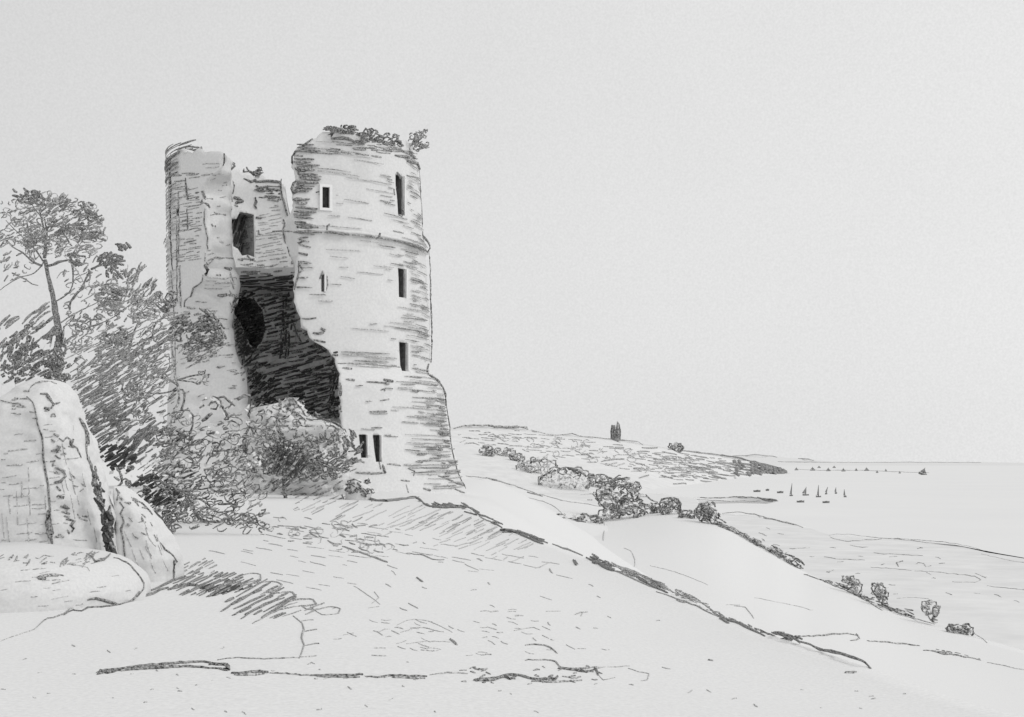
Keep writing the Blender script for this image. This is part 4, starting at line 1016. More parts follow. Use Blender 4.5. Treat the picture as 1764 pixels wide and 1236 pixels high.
# --- spreading thorn tree left of the tower
Y4 = 41.0
t = plant('tree', 'low spreading thorn tree with bare forked boughs against the left tower wall', 'tree', 300, 886, Y4)
k = Body('mid')
for pts, w0, w1, dy, tn in [("300,900 300,840 296,780 297,720 308,690 306,665 302,650 300,630 297,600 298,560", 8, 3, 0, 'm'), ("308,665 290,655 270,650 252,655 248,664 240,674", 4, 3, -.6, 'd'), ("306,655 330,648 352,644 354,638", 4, 2, -.5, 'd'), ("306,655 330,658 344,662 352,648", 3.6, 2, .5, 'd'),
    ("300,660 288,650 282,640", 3, 2, .6, 'd'), ("240,676 262,678 280,678 296,674 304,668", 3.4, 3, .3, 'd'), ("182,645 205,630 225,618 245,605 265,600 290,585 300,575", 6, 3, -.8, 'd'), ("195,640 230,615 245,608", 5, 4, -.7, 'd'), ("244,606 248,592 252,585 262,580 264,566 272,552 282,548", 5, 2.4, -.6, 'd'),
    ("262,600 275,590 290,582 305,582", 4, 2, .5, 'd'), ("222,602 230,575 238,555 242,542", 4, 2.4, .4, 'd'), ("310,570 322,568 330,560 340,555 352,548", 3.6, 3, -.4, 'd'), ("318,594 330,588 350,580 366,580 380,572", 4.6, 4, -.3, 'd'), ("322,620 326,600 322,580", 2.4, 2, .2, 'm'),
    ("320,635 338,625 355,615 385,598", 3, 2, .4, 'm'), ("280,650 292,630 290,610", 2, 1.6, .4, 'm'), ("290,690 300,675 315,672 318,690 312,706", 3, 4, .2, 'd'), ("240,690 256,680 275,672 290,655", 3, 2, -.3, 'm'), ("250,672 258,660 262,650", 2.6, 2, 0, 'm'), ("115,600 145,598 165,593 180,585", 2, 1.6, .4, 'm')]:
    limb(k, pts, w0, w1, Y4, dy, tn)
k.done('trunk', t)
k = Body('mid'); k.dens = 1.7; D = 1.3
for poly, n_, ang, ln, w_, tn in [
    ("205,500 265,485 268,520 240,545 215,540", 26, -55, (9, 20), 2.6, 'm'), ("255,488 268,486 268,505 258,505", 6, -65, (12, 22), 2.6, 'd'), ("222,545 272,530 275,550 228,552", 12, 20, (8, 18), 2.6, 'm'), ("178,575 215,572 218,595 182,600", 18, -20, (8, 16), 3.4, 'd'),
    ("292,538 325,535 325,560 292,560", 16, -20, (8, 18), 3.2, 'd'), ("345,535 372,536 370,565 345,566", 18, 40, (7, 15), 3.6, 'd'), ("326,560 385,560 385,595 335,605", 34, -22, (9, 20), 3.4, 'd'), ("372,560 388,558 388,585 374,588", 8, 60, (8, 14), 4, 'd'),
    ("200,610 290,560 300,600 230,640", 26, -30, (12, 26), 2.6, 'm'), ("310,595 360,600 385,615 330,625", 20, -28, (10, 20), 2.8, 'm'), ("160,600 240,590 230,630 170,650", 22, -32, (12, 28), 2.6, 'm'), ("290,560 312,550 310,580 290,585", 10, -30, (8, 16), 4, 'd'), ("230,500 290,540 280,590 240,590", 14, -35, (8, 20), 1.8, 'l')]:
    k.dashes(poly, n_, ang, ln, w_, tn, 16, Y4, D)
for poly, n_, size, w_, tn in [("270,505 300,502 302,535 275,535", 10, (9, 17), 3.2, 'd'), ("178,572 215,570 215,590 180,595", 10, (8, 13), 3, 'd'), ("225,510 275,505 270,560 235,560", 14, (10, 22), 1.9, 'l'), ("300,560 380,560 380,600 310,610", 18, (8, 14), 2.8, 'd'), ("350,540 372,540 372,562 350,562", 10, (8, 13), 3.4, 'd'), ("240,610 275,615 270,640 245,640", 6, (10, 16), 2, 'm'), ("340,640 355,640 355,662 342,662", 5, (6, 10), 2, 'm')]:
    k.curls(poly, n_, size, w_, tn, Y4, D)
for pts, w_, tn in [("278,530 290,525 298,515 296,507 288,506 284,514 290,520", 3.6, 'd'), ("268,524 280,534 292,530 300,524", 3.8, 'd'), ("248,628 256,632 264,626 262,622 254,624", 2.4, 'd')]:
    k.stroke(pts, w_, tn, .5, 5, Y4)
k.done('crown', t)

# --- dark hearted bush on the slope
Y5 = 31.0
t = plant('shrub', 'bush with a solid dark heart on the slope just above the small rock', 'shrub', 260, 915, Y5, 'shrubs on the castle hill')
k = Body('near')
k.dens = 1.8; k.leaves('215,800 290,792 325,840 320,900 290,925 230,860', 90, (7, 13), Y5, .6)
yy = Y5 - .9
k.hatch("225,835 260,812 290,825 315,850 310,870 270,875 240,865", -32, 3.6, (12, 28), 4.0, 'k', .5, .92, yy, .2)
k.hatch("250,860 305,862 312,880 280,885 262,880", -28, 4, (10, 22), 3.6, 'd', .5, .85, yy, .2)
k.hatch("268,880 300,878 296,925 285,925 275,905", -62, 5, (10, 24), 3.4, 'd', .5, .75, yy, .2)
k.curls("200,800 310,815 330,860 300,900 270,880 215,835", 26, (8, 17), 2.8, 'd', yy, .3)
for pts, w_, tn in [("200,805 208,818 210,832 202,838", 3.4, 'd'), ("196,822 206,828", 3, 'm'), ("262,815 280,832 300,840 305,846 330,845", 4.4, 'd'), ("300,840 320,850 340,855", 3.6, 'd'), ("248,890 250,884 262,886 260,892 252,894 246,890", 3, 'd'), ("262,878 275,890 285,905 292,925 296,918 296,905", 3.6, 'd'), ("230,852 245,868 258,880", 3, 'd'),
    ("262,812 290,800 268,818", 3, 'd'), ("275,845 270,852 282,850", 2.4, 'm')]:
    k.stroke(pts, w_, tn, .5, 5, yy)
k.hatch("215,870 330,860 420,890 460,905 440,915 330,915 290,930 260,905", -28, 7, (10, 24), 2.2, 'm', .5, .55, yy - .3, .3)
k.curls("280,880 460,880 455,915 300,925", 20, (8, 18), 2.4, 'd', yy - .2, .3)
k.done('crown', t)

# --- pale scribbled bush below the tower's left side
Y6 = 35.5
t = plant('shrub', 'large pale bush of looping outlines below the left side of the tower', 'shrub', 380, 906, Y6, 'shrubs on the castle hill')
k = Body('mid')
k.dens = 2.2; k.leaves('340,685 385,680 430,700 450,740 455,840 460,890 400,912 320,890 268,840 262,780 300,720', 260, (7, 14), Y6 + .4, 1.4); k.Yd = (Y6 - 1.2, .25)
k.strokes([
 ("226,756 238,744 250,738 262,736 270,742 278,746", 3.4, 'd'), ("264,738 272,746 284,740 296,742", 6, 'd'), ("296,742 310,746 318,756 318,764", 3, 'd'), ("280,735 298,742 290,750 278,748", 4, 'd'),
 ("308,708 325,707 332,716 331,735 326,750", 3.4, 'd'), ("284,728 282,718 292,712 302,718 300,728 290,730", 2.6, 'm'), ("300,760 312,755 316,762", 2.4, 'm'), ("320,775 345,780 355,770 348,760", 2, 'm'), ("298,774 320,782 340,780", 2.6, 'm'),
 ("372,685 380,690 384,702 394,722 386,722", 4, 'd'), ("362,696 370,692 376,698 372,706 362,704", 4, 'd'), ("366,682 374,686 386,684 396,692 405,700", 3.6, 'd'), ("348,726 366,712", 6, 'd'), ("375,732 385,729", 4, 'd'), ("396,717 404,714", 5, 'd'), ("355,748 370,746", 4, 'd'), ("344,703 352,698", 3.4, 'm'), ("365,764 371,763", 4, 'd'), ("374,778 384,775", 4, 'd'),
 ("410,690 420,683 432,683", 6, 'd'), ("432,690 432,705 428,716 430,722", 4.4, 'd'), ("424,730 430,738 424,748 430,735 438,748 442,740 436,730", 4, 'd'), ("420,762 420,770 426,776 424,760", 5, 'd'), ("412,772 422,764", 3, 'd'), ("444,710 455,706", 4, 'd'),
 ("270,812 290,818 310,824 325,820 342,812", 4, 'd'), ("305,800 308,795 310,804 318,806", 5, 'd'), ("290,800 296,802", 3, 'm'), ("355,815 370,800 385,795 400,802 398,810", 2.6, 'm'), ("336,780 345,786 350,778", 3.4, 'd'), ("338,800 345,792 350,785", 4, 'm'), ("354,800 360,790 372,782", 2.4, 'm'),
 ("365,838 380,820 392,816 420,818", 2.8, 'd'), ("362,840 375,848 392,846 398,842 400,852 412,850 420,852 424,860", 2.8, 'd'), ("366,840 380,838 394,840", 2.4, 'd'), ("420,818 430,830 440,835 436,850 424,862 418,866", 1.8, 'l'), ("412,845 418,840 422,848", 3, 'm'),
 ("304,844 330,844 355,842 370,838", 2.4, 'd'), ("310,850 325,858 345,860 355,866 365,876 375,883 390,882 400,880", 3.4, 'd'), ("322,856 332,870 336,885 345,895 360,900 372,905 390,905", 5.5, 'd'), ("336,888 350,898 365,905 375,912 380,900", 4, 'd'), ("375,870 395,868 408,870 402,880", 4, 'd'), ("396,868 402,876 410,866", 5, 'd'),
 ("400,898 415,888 430,892 445,898 430,906 410,904 402,898", 3.4, 'd'), ("405,898 415,894 425,900 438,896", 4, 'd'), ("440,888 455,884 458,878 450,880", 3.6, 'd'), ("425,878 440,870 450,864", 2.6, 'm'), ("300,898 310,888 322,882", 3.2, 'd'), ("310,898 320,902 328,892", 2, 'm'), ("392,900 396,890 410,884", 2.2, 'm'),
])
k.hatch("330,880 380,898 400,905 395,912 360,908 335,895", 15, 4, (8, 18), 3.2, 'd', .5, .8)
k.hatch("395,890 445,888 440,906 405,905", -20, 4.5, (8, 20), 2.8, 'd', .5, .7)
k.hatch("355,790 400,800 380,830 350,820", -45, 8, (10, 24), 2, 'm', .4, .6)
k.hatch("310,770 350,765 345,800 300,800", -35, 11, (12, 26), 1.8, 'l', .4, .6)
k.dashes("300,690 440,700 455,800 455,880 330,890 265,820", 60, -30, (7, 16), 2.4, 'm', 30)
k.dashes("265,760 330,740 345,840 320,890 280,850", 34, -35, (8, 20), 3, 'd', 25)
k.curls("270,740 450,720 458,880 330,900 268,840", 46, (10, 24), 2.2, 'd')
k.hatch("270,770 330,760 350,850 310,880 270,840", -32, 8, (14, 34), 2.0, 'm', .5, .7)
k.hatch("330,840 440,830 460,880 400,905 330,890", -28, 8, (10, 26), 2.0, 'm', .5, .65)
k.dashes("330,770 400,740 440,800 380,870 320,840", 30, -25, (6, 14), 2.6, 'm', 40)
k.curls("290,720 440,710 450,800 420,880 320,850", 26, (9, 20), 1.9, 'm')
k.done('crown', t)

# --- ivied rubble in the mouth of the breach
Y7 = 57.0
b_ = Body('mid')
ringbody(b_, [(686, 494, 508), (696, 474, 514), (704, 446, 520), (718, 436, 532), (732, 430, 572), (745, 428, 588), (775, 430, 592), (815, 440, 600), (880, 450, 605)], Y7, 1.0, STONE, 16, 3.0, n=46, k=60, sq=.7); b_.seal(); b_.jump = .1
b_.strokes([("484,690 482,705 480,712 478,730 482,742 490,752 488,765", 3.4, 'd'), ("482,690 483,705", 5, 'd'), ("504,686 510,694 522,708 530,722 545,724 560,722", 2.8, 'd'), ("490,692 505,686 512,694", 2.4, 'm'), ("494,706 502,707", 4, 'd'), ("476,738 484,742", 4, 'm'), ("525,735 530,733", 3.6, 'd'),
    ("460,725 470,738 472,748", 2, 'm'), ("448,745 455,738", 2.4, 'm'), ("440,760 500,761 560,762", 1.4, 'l'), ("570,726 585,732 588,738 582,744", 3, 'd')])
b_.curls("432,712 500,692 545,730 595,745 600,820 440,820", 70, (8, 20), 2.4, 'd')
b_.curls("440,700 520,690 590,745 600,790 435,780", 50, (6, 13), 2.0, 'm')
b_.dashes("430,715 500,690 590,740 600,830 440,830", 70, -20, (5, 14), 2.2, 'm', 60)
b_.hatch("445,825 605,820 605,864 455,864", -26, 6, (12, 28), 2.2, 'm', .5, .75)
b_.hatch("432,740 600,750 600,830 440,835", -26, 9, (8, 22), 2.0, 'm', .5, .6)
b_.hatch("500,690 528,722 560,726 540,732 505,712", 15, 6, (8, 18), 2, 'm', .4, .5)
tag(b_.done('rubble_heap', None, P(515, 862, Y7)), 'pale heap of fallen rubble filling the mouth of the breach', 'rubble')

# --- dark bush in front of the breach
Y8 = 52.5
t = plant('shrub', 'dark leafy bush on a short crooked stem in front of the breach', 'shrub', 492, 858, Y8, 'shrubs on the castle hill')
k = Body('mid')
for pts, w0, w1, dy, tn in [("492,862 491,845 488,832 498,822 510,812 525,804", 9, 4, 0, 'd'), ("470,845 478,835 488,825 496,808 500,790", 7, 4, -.4, 'd'), ("492,838 505,826 520,818 545,812", 7, 4, .4, 'd'), ("476,842 470,832 480,826", 6, 3, .2, 'd')]:
    limb(k, pts, w0, w1, Y8, dy, tn)
k.done('stem', t)
k = Body('mid'); D = 1.0
k.leaves('450,775 500,758 560,772 600,795 580,825 480,828', 110, (6, 12), Y8 + .4, .9)
for poly, n_, size, w_, tn in [("450,770 500,758 560,775 600,800 570,825 480,825 445,800", 75, (9, 19), 3.0, 'd'), ("455,775 500,765 505,815 465,820", 34, (8, 15), 3.6, 'd'), ("525,790 575,795 575,825 530,822", 26, (9, 17), 3.2, 'd')]:
    k.curls(poly, n_, size, w_, tn, Y8, D)
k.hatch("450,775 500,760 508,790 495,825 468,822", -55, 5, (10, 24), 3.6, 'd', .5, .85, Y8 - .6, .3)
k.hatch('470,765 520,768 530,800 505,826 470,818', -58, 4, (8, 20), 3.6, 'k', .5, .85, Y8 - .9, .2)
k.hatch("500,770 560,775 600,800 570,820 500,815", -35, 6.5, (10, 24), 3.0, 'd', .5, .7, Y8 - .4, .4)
for poly, n_, ang, ln, w_, tn in [("500,745 570,745 600,765 590,790 520,770", 22, 75, (7, 15), 3.6, 'd'), ("565,775 622,765 618,800 570,815", 30, -28, (9, 20), 3.2, 'd'), ("590,745 612,745 612,770 592,770", 14, 70, (8, 16), 4, 'd'), ("440,770 460,775 455,815 440,800", 16, 50, (8, 16), 3, 'd'), ("585,800 620,795 610,810 590,815", 8, -10, (8, 16), 2.6, 'm'), ("465,750 480,740 488,755 470,762", 6, 60, (7, 12), 3.6, 'd')]:
    k.dashes(poly, n_, ang, ln, w_, tn, 22, Y8, D)
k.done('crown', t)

# --- dark weed at the tower foot
Y9 = 55.0
b_ = Body('mid')
ringbody(b_, [(826, 606, 622), (836, 596, 640), (848, 592, 645), (862, 592, 642)], Y9, .7, LEAFY, 5); b_.seal()
b_.hatch("600,832 616,828 636,846 638,858 622,856", 38, 3.6, (8, 18), 3.6, 'd', .5, .9)
b_.curls("595,828 640,826 644,852 600,856", 14, (7, 13), 2.8, 'd')
b_.strokes([("592,860 588,846 594,844 606,850", 3.2, 'd'), ("585,845 592,862 600,868", 3, 'd'), ("596,822 600,830 610,826 622,832", 3, 'd')])
tag(b_.done('shrub', None, P(618, 862, Y9)), 'small dark weed clump at the foot of the tower below the pair of slits', 'shrub', 'shrubs on the castle hill')

# ================================================================== ROCKS AT THE LEFT
Y = 18.6
b_ = Body('near')
ringbody(b_, [(655, 62, 92), (660, 52, 108), (668, 40, 116), (690, 10, 126), (715, -20, 134), (760, -40, 149), (800, -50, 158), (850, -60, 172), (900, -70, 187), (950, -80, 199), (990, -80, 206), (1050, -80, 210)], Y, 1.0, ROCKM, 7, 2.2, n=110, k=120, sq=.5); b_.seal(); b_.jump = .2
b_.strokes([
 ("50,672 62,660 80,657 98,662", 2, 'm'), ("46,684 56,694 62,712 66,735 73,755 74,775 76,800 80,820 84,850 86,880 88,910 90,940 91,965", 3, 'd'), ("84,880 82,900 85,920 90,935", 6, 'd'), ("86,895 88,925", 7, 'd'),
 ("69,679 80,680 86,688 92,698 88,704", 4, 'd'), ("80,682 84,686", 5, 'd'), ("76,704 86,706", 5, 'd'), ("88,718 95,717", 3.6, 'm'), ("93,748 102,753", 3.4, 'm'), ("102,756 108,760 116,754 122,758 124,768 132,772 140,790", 3, 'd'), ("118,756 122,768 126,758", 4, 'd'),
 ("88,777 100,776 104,770", 3.6, 'd'), ("86,796 94,794 90,804", 3, 'm'), ("95,806 110,812 112,822 104,830 94,832", 4.4, 'd'), ("97,838 104,846", 3.4, 'd'), ("100,855 110,858", 4, 'd'), ("104,872 118,876 110,870", 4, 'd'), ("106,882 120,886", 3, 'm'), ("114,896 128,898 122,905 128,912 124,916", 4, 'd'), ("110,890 120,892", 3, 'm'),
 ("108,792 140,788", 1.6, 'l'), ("125,930 150,932", 1.8, 'l'), ("136,720 145,732 148,755 148,780 154,800", 3, 'd'), ("155,805 162,825 170,850 178,870", 3.6, 'd'), ("158,812 164,820", 5, 'd'), ("112,975 152,982 150,990", 1.8, 'l'), ("0,690 44,700", 2, 'm'),
])
for pts, w_, tn in [("98,662 112,672 122,688 128,706 127,722", 4, 'd'), ("136,720 146,734 151,756 150,780 156,800", 5.5, 'd'), ("150,752 150,785 156,806", 5, 'd'), ("156,802 164,826 172,850 180,872", 4, 'd'), ("160,812 168,826", 5, 'd'), ("46,672 58,660 80,656 98,662", 2.6, 'm')]:
    b_.stroke(pts, w_, tn, .5, 6, Y)
b_.hatch("30,800 78,800 92,950 0,955 0,850", 86, 12, (20, 60), 1.5, 'l', .5, .4)
b_.hatch("92,720 130,730 190,950 130,950 100,850", 78, 14, (16, 50), 1.5, 'l', .5, .4)
b_.dashes("76,690 130,700 150,900 100,930", 26, 10, (5, 13), 2.4, 'm', 50)
b_.hatch("44,740 76,745 84,850 90,950 44,950 0,950 0,760", -6, 13, (16, 36), 1.7, 'l', .4, .7)
b_.hatch("70,720 100,730 115,850 120,920 92,930 78,820", -4, 12, (8, 20), 1.8, 'l', .5, .6)
b_.hatch("46,660 62,700 64,725 44,728 10,725 20,690", 5, 5, (8, 20), 2.6, 'm', .5, .5)
tag(b_.done('rock', None, P(60, 1030, Y)), 'tall leaning pale rock at the left edge, its face cut by a long dark crack', 'rock', 'rocks at the left')
Y = 19.4
b_ = Body('near')
ringbody(b_, [(838, 200, 210), (850, 199, 226), (870, 203, 248), (900, 208, 272), (930, 210, 291), (960, 212, 304), (985, 214, 304), (1008, 216, 306), (1050, 216, 310)], Y, .7, ROCKM, 5, 2.2, n=70, k=80, sq=.55); b_.seal(); b_.jump = .2
b_.hatch("206,870 230,865 300,960 298,990 220,990", 68, 10, (14, 40), 1.6, 'l', .5, .5)
b_.dashes("200,845 240,860 280,930 230,930", 16, 40, (6, 14), 2.6, 'm', 40)
b_.strokes([("206,866 214,874 208,885 214,900 208,912 212,925 214,950 216,968", 3, 'd'), ("228,862 245,868 262,888", 3, 'd'), ("275,935 285,948 298,958 304,968", 3.2, 'd'), ("299,966 298,995", 4, 'd'), ("250,910 258,930 268,942", 1.8, 'l'), ("218,975 222,968", 2, 'm'), ("200,842 205,850 202,862", 3, 'd')])
tag(b_.done('rock', None, P(258, 1030, Y)), 'smaller smooth rock squeezed between the tall rock and the dark tussock', 'rock', 'rocks at the left')
Y = 16.6
b_ = Body('near')
ringbody(b_, [(942, -80, 60), (950, -90, 120), (957, -95, 170), (964, -100, 198), (974, -100, 216), (986, -100, 232), (998, -100, 243), (1010, -100, 248), (1025, -100, 249), (1045, -100, 249), (1090, -100, 249)], Y, 1.7, ROCKM, 3, 2.2, n=56, k=110); b_.seal(); b_.jump = .2
b_.dashes('0,950 150,950 200,965 150,975 0,972', 40, -30, (6, 15), 2.0, 'm', 40)
b_.hatch("0,965 190,962 240,1010 200,1035 0,1060", -8, 12, (12, 36), 1.5, 'l', .5, .4)
b_.strokes([("196,962 210,966 225,976 238,992 247,1005 246,1016 236,1028", 3.2, 'd'), ("205,1042 225,1036 240,1020", 3.4, 'd'), ("64,996 80,992 100,992", 5, 'm'), ("66,998 78,998", 6, 'd'), ("90,990 110,992", 2.4, 'm'), ("150,955 158,960 165,970 178,965 190,955", 3.4, 'd'), ("150,958 160,957", 4, 'm'), ("118,973 150,978 154,984", 1.8, 'l'), ("150,1034 165,1031 185,1036 205,1042", 4, 'd')])
tag(b_.done('rock', None, P(90, 1085, Y)), 'low rounded rock bulging forward at the foot of the tall rock', 'rock', 'rocks at the left')
Y = 17.9
b_ = Body('near')  # shade of the cleft drawn as loose dark strokes
for pts, w_, tn in [("162,858 170,868 178,880 182,890", 4, 'd'), ("180,860 176,875 184,888", 4, 'd'), ("176,885 186,900 180,915 184,930 190,945 198,960", 7, 'd'), ("184,880 192,895 186,910 192,925", 6, 'd'), ("196,895 190,905 194,915", 5, 'd'), ("178,930 186,935 182,942 192,955", 5, 'd'), ("176,888 178,905", 4, 'd'), ("188,925 194,945 200,965", 6, 'd'), ("162,830 172,845", 3, 'd'), ("168,836 180,848", 3, 'd')]:
    b_.stroke(pts, w_ * 1.35, 'k', .6, 5, Y + U(-.15, .15))
b_.dashes("172,875 192,880 200,960 184,945", 44, 75, (8, 18), 3.8, 'd', 35, Y, .15)
b_.dashes("154,790 166,810 182,866 176,876 160,840", 30, 70, (8, 18), 3.2, 'd', 30, Y, .12)
tag(b_.done('cleft_shade', None, P(188, 965, Y)), 'dark ragged strokes for the shade in the cleft between the tall and the smaller rock', 'plant')

# ================================================================== HEDGES AND TREES ON THE MIDDLE HILL
def shrub(name, label, cat, group, rows, body, bx, by, curl=20, size=(6, 12), w=2.6, tone='d', mid='m', Y=None, buck='hill', extra=(), fill=None, flat=.55):
    Y = Y or depth_on(body, bx, by, 110)
    rows = rows + [(rows[-1][0] + (rows[-1][0] - rows[0][0]) * .5, rows[-1][1], rows[-1][2])]
    t_ = Body(buck); wmax = max((r[2] - r[1]) / 2 for r in rows)
    t_.Yd = (Y, wmax / F * Y * flat)
    rows = rows[:-1]; top = rows[0][0]; bot = rows[-1][0]
    poly = [(r[1], r[0]) for r in rows] + [(r[2], r[0]) for r in reversed(rows)]
    area = abs(sum(poly[q - 1][0] * poly[q][1] - poly[q][0] * poly[q - 1][1] for q in range(len(poly)))) / 2
    t_.leaves(poly, int(area / 16), (6, 11), Y + t_.Yd[1] * .3, t_.Yd[1], FARLAND if buck == 'far' else LEAFY)
    t_.curls(poly, curl, size, w, tone)
    t_.curls(poly, curl // 2, size, w * .8, mid)
    # scalloped outline
    for side in (1, 2):
        for a in range(len(rows) - 1):
            x0, y0, x1, y1 = rows[a][side], rows[a][0], rows[a + 1][side], rows[a + 1][0]
            n_ = max(1, int(math.hypot(x1 - x0, y1 - y0) / (size[1] * .9)))
            for q in range(n_):
                xa, ya = x0 + (x1 - x0) * q / n_, y0 + (y1 - y0) * q / n_; xb, yb = x0 + (x1 - x0) * (q + 1) / n_, y0 + (y1 - y0) * (q + 1) / n_
                s_ = 1 if side == 2 else -1; r_ = size[1] * .35
                if R() < .85: t_.stroke([(xa, ya), ((xa + xb) / 2 + s_ * r_ * .6, (ya + yb) / 2 - r_ * .7), (xb, yb)], w, tone, .4, 4, Y)
    for e in extra: t_.stroke(e[0], e[1], e[2], .5, 5, Y - .3)
    if fill: t_.hatch(*fill, Y=Y, dY=t_.Yd[1] * .6)
    p = P(bx, by, Y)
    return tag(t_.done(name, None, p), label, cat, group)
G = 'hedges and bushes along the middle hill'
shrub('hedge', 'long low dark hedge at the left end of the middle hill crest', 'hedge', G, [(887, 972, 1000), (893, 952, 1030), (902, 942, 1038), (910, 938, 1010), (918, 936, 970)], hill, 985, 908, 26, (6, 13), 3, fill=("960,892 1030,890 1036,902 985,912 945,914", -12, 4, (8, 20), 3, 'd', .5, .7), extra=[("935,918 960,914 985,908", 4, 'd')])
shrub('hedge', 'tangled dark hedge directly beneath the round headed tree', 'hedge', G, [(872, 1050, 1085), (878, 1040, 1105), (888, 1030, 1110), (898, 1030, 1085), (905, 1032, 1060)], hill, 1062, 898, 26, (6, 12), 3, fill=("1048,878 1110,876 1105,888 1050,892", -6, 3.8, (8, 18), 3.2, 'd', .5, .85), Y=114)
shrub('tree', 'round headed tree with a dark eye like hollow on the middle hill', 'tree', G, [(824, 1062, 1080), (830, 1048, 1094), (842, 1034, 1102), (855, 1028, 1106), (868, 1034, 1104), (880, 1046, 1096)], hill, 1068, 892, 42, (8, 16), 3, Y=118,
      extra=[("1056,845 1062,838 1072,836 1080,842 1082,850 1078,858 1068,858", 3.6, 'd'), ("1068,846 1074,850 1070,852", 6, 'd'), ("1056,830 1066,825 1078,827", 4.4, 'd'), ("1055,858 1062,866 1058,874", 3, 'd'), ("1095,842 1102,852 1094,862", 4, 'd'), ("1085,850 1092,858", 3, 'd')])
shrub('hedge', 'thin low hedge joining the tree and the mid crest bush', 'hedge', G, [(868, 1112, 1126), (874, 1100, 1140), (882, 1095, 1146), (888, 1096, 1130)], hill, 1120, 885, 18, (6, 10), 2.6, extra=[("1112,852 1122,862 1134,866", 2.6, 'm'), ("1105,856 1118,856", 2, 'l')])
shrub('shrub', 'dark rounded bush midway along the middle hill crest', 'shrub', G, [(859, 1146, 1162), (866, 1138, 1170), (876, 1138, 1172), (886, 1142, 1170)], hill, 1156, 886, 18, (6, 11), 3.2, extra=[("1140,862 1150,858 1162,862 1170,872 1170,880", 4, 'd'), ("1152,893 1156,896", 3, 'd')])
shrub('hedge', 'short dark hedge between the two rounded crest bushes', 'hedge', G, [(880, 1186, 1202), (884, 1172, 1208), (890, 1170, 1210), (894, 1178, 1210)], hill, 1190, 893, 14, (5, 9), 3)
shrub('shrub', 'compact dark bush of tight round leaves where the crest starts to fall', 'shrub', G, [(868, 1210, 1226), (874, 1203, 1232), (884, 1200, 1236), (894, 1204, 1238), (902, 1212, 1236)], hill, 1218, 902, 24, (7, 11), 3.2, fill=("1208,868 1228,868 1230,880 1208,880", 10, 3.2, (6, 14), 3, 'd', .5, .8))
def hedgerow(label, path, h, tone, w, n_, Yof):
    b_ = Body('hill'); path = parse(path); pts = smooth(path, 7)
    a = math.degrees(math.atan2(path[-1][1] - path[0][1], path[-1][0] - path[0][0]))
    for i, (x, y) in enumerate(pts):
        Y = Yof(x, y); hh = h * U(.6, 1.1)
        sq_ = [(x - 8, y - hh), (x + 8, y - hh * .8), (x + 9, y + 3), (x - 9, y + 3)]
        b_.leaves(sq_, 7, (5, 10), Y + .1, .3)
        b_.dashes(sq_, 7 * n_, a, (9, 22), w, tone, 12, Y, .3)
        b_.dashes(sq_, 1.6 * n_, a - 30, (5, 11), w * .8, tone, 25, Y, .3)
        b_.curls(sq_, 1.3 * n_, (5, 10), w * .8, tone, Y, .3)
    m = path[len(path) // 2]
    return tag(b_.done('hedge', None, P(m[0], m[1], Yof(*m))), label, 'hedge', G)
hy = lambda x, y: interp(x, [c[0] for c in H2], [c[2] for c in H2]) - .3
hedgerow('narrow hedge running down the skyline just right of the compact bush', "1240,907 1262,918 1284,930 1304,940", 11, 'm', 2.6, .8, hy)
hedgerow('dense dark hedge on the steepest skyline, ending in a round knob', "1302,940 1325,952 1345,963 1362,974 1370,979", 17, 'd', 2.8, .85, hy)
hedgerow('long straggling hedge lower down the skyline at the right', "1432,1012 1455,1020 1480,1031 1505,1044 1530,1054 1560,1063", 15, 'd', 2.6, .7, hy)
shrub('tree', 'ragged small tree with a slanting crown, first of three on the lower hedge', 'tree', 'small trees on the lower hedge', [(993, 1454, 1464), (998, 1452, 1472), (1006, 1460, 1482), (1014, 1466, 1484), (1022, 1470, 1480)], hill, 1474, 1024, 14, (6, 10), 2.8, 'm', Y=89)
shrub('tree', 'upright small tree on a thin stem, middle one of three on the lower hedge', 'tree', 'small trees on the lower hedge', [(1005, 1508, 1518), (1011, 1503, 1520), (1020, 1504, 1526), (1028, 1510, 1530), (1036, 1516, 1524)], hill, 1519, 1040, 12, (7, 11), 2.8, 'm', Y=86, extra=[("1510,1010 1506,1018 1512,1022 1522,1026 1528,1030 1520,1038 1518,1044", 3.6, 'd')])
shrub('tree', 'faint curly small tree near the right end of the lower hedge', 'tree', 'small trees on the lower hedge', [(1036, 1594, 1606), (1044, 1588, 1614), (1054, 1590, 1616), (1062, 1600, 1614), (1070, 1604, 1612)], hill, 1606, 1076, 12, (7, 12), 2.6, 'm', Y=81.5, extra=[("1606,1056 1612,1062 1604,1068 1610,1072", 4, 'd')])
shrub('shrub', 'flat solid dark bush at the far right end of the middle hill', 'shrub', G, [(1076, 1642, 1660), (1081, 1632, 1672), (1088, 1632, 1676), (1097, 1640, 1674)], hill, 1655, 1094, 16, (6, 11), 3.2, fill=("1634,1080 1660,1076 1674,1084 1674,1096 1640,1094", 8, 3, (10, 24), 3.6, 'd', .5, .95), Y=79)

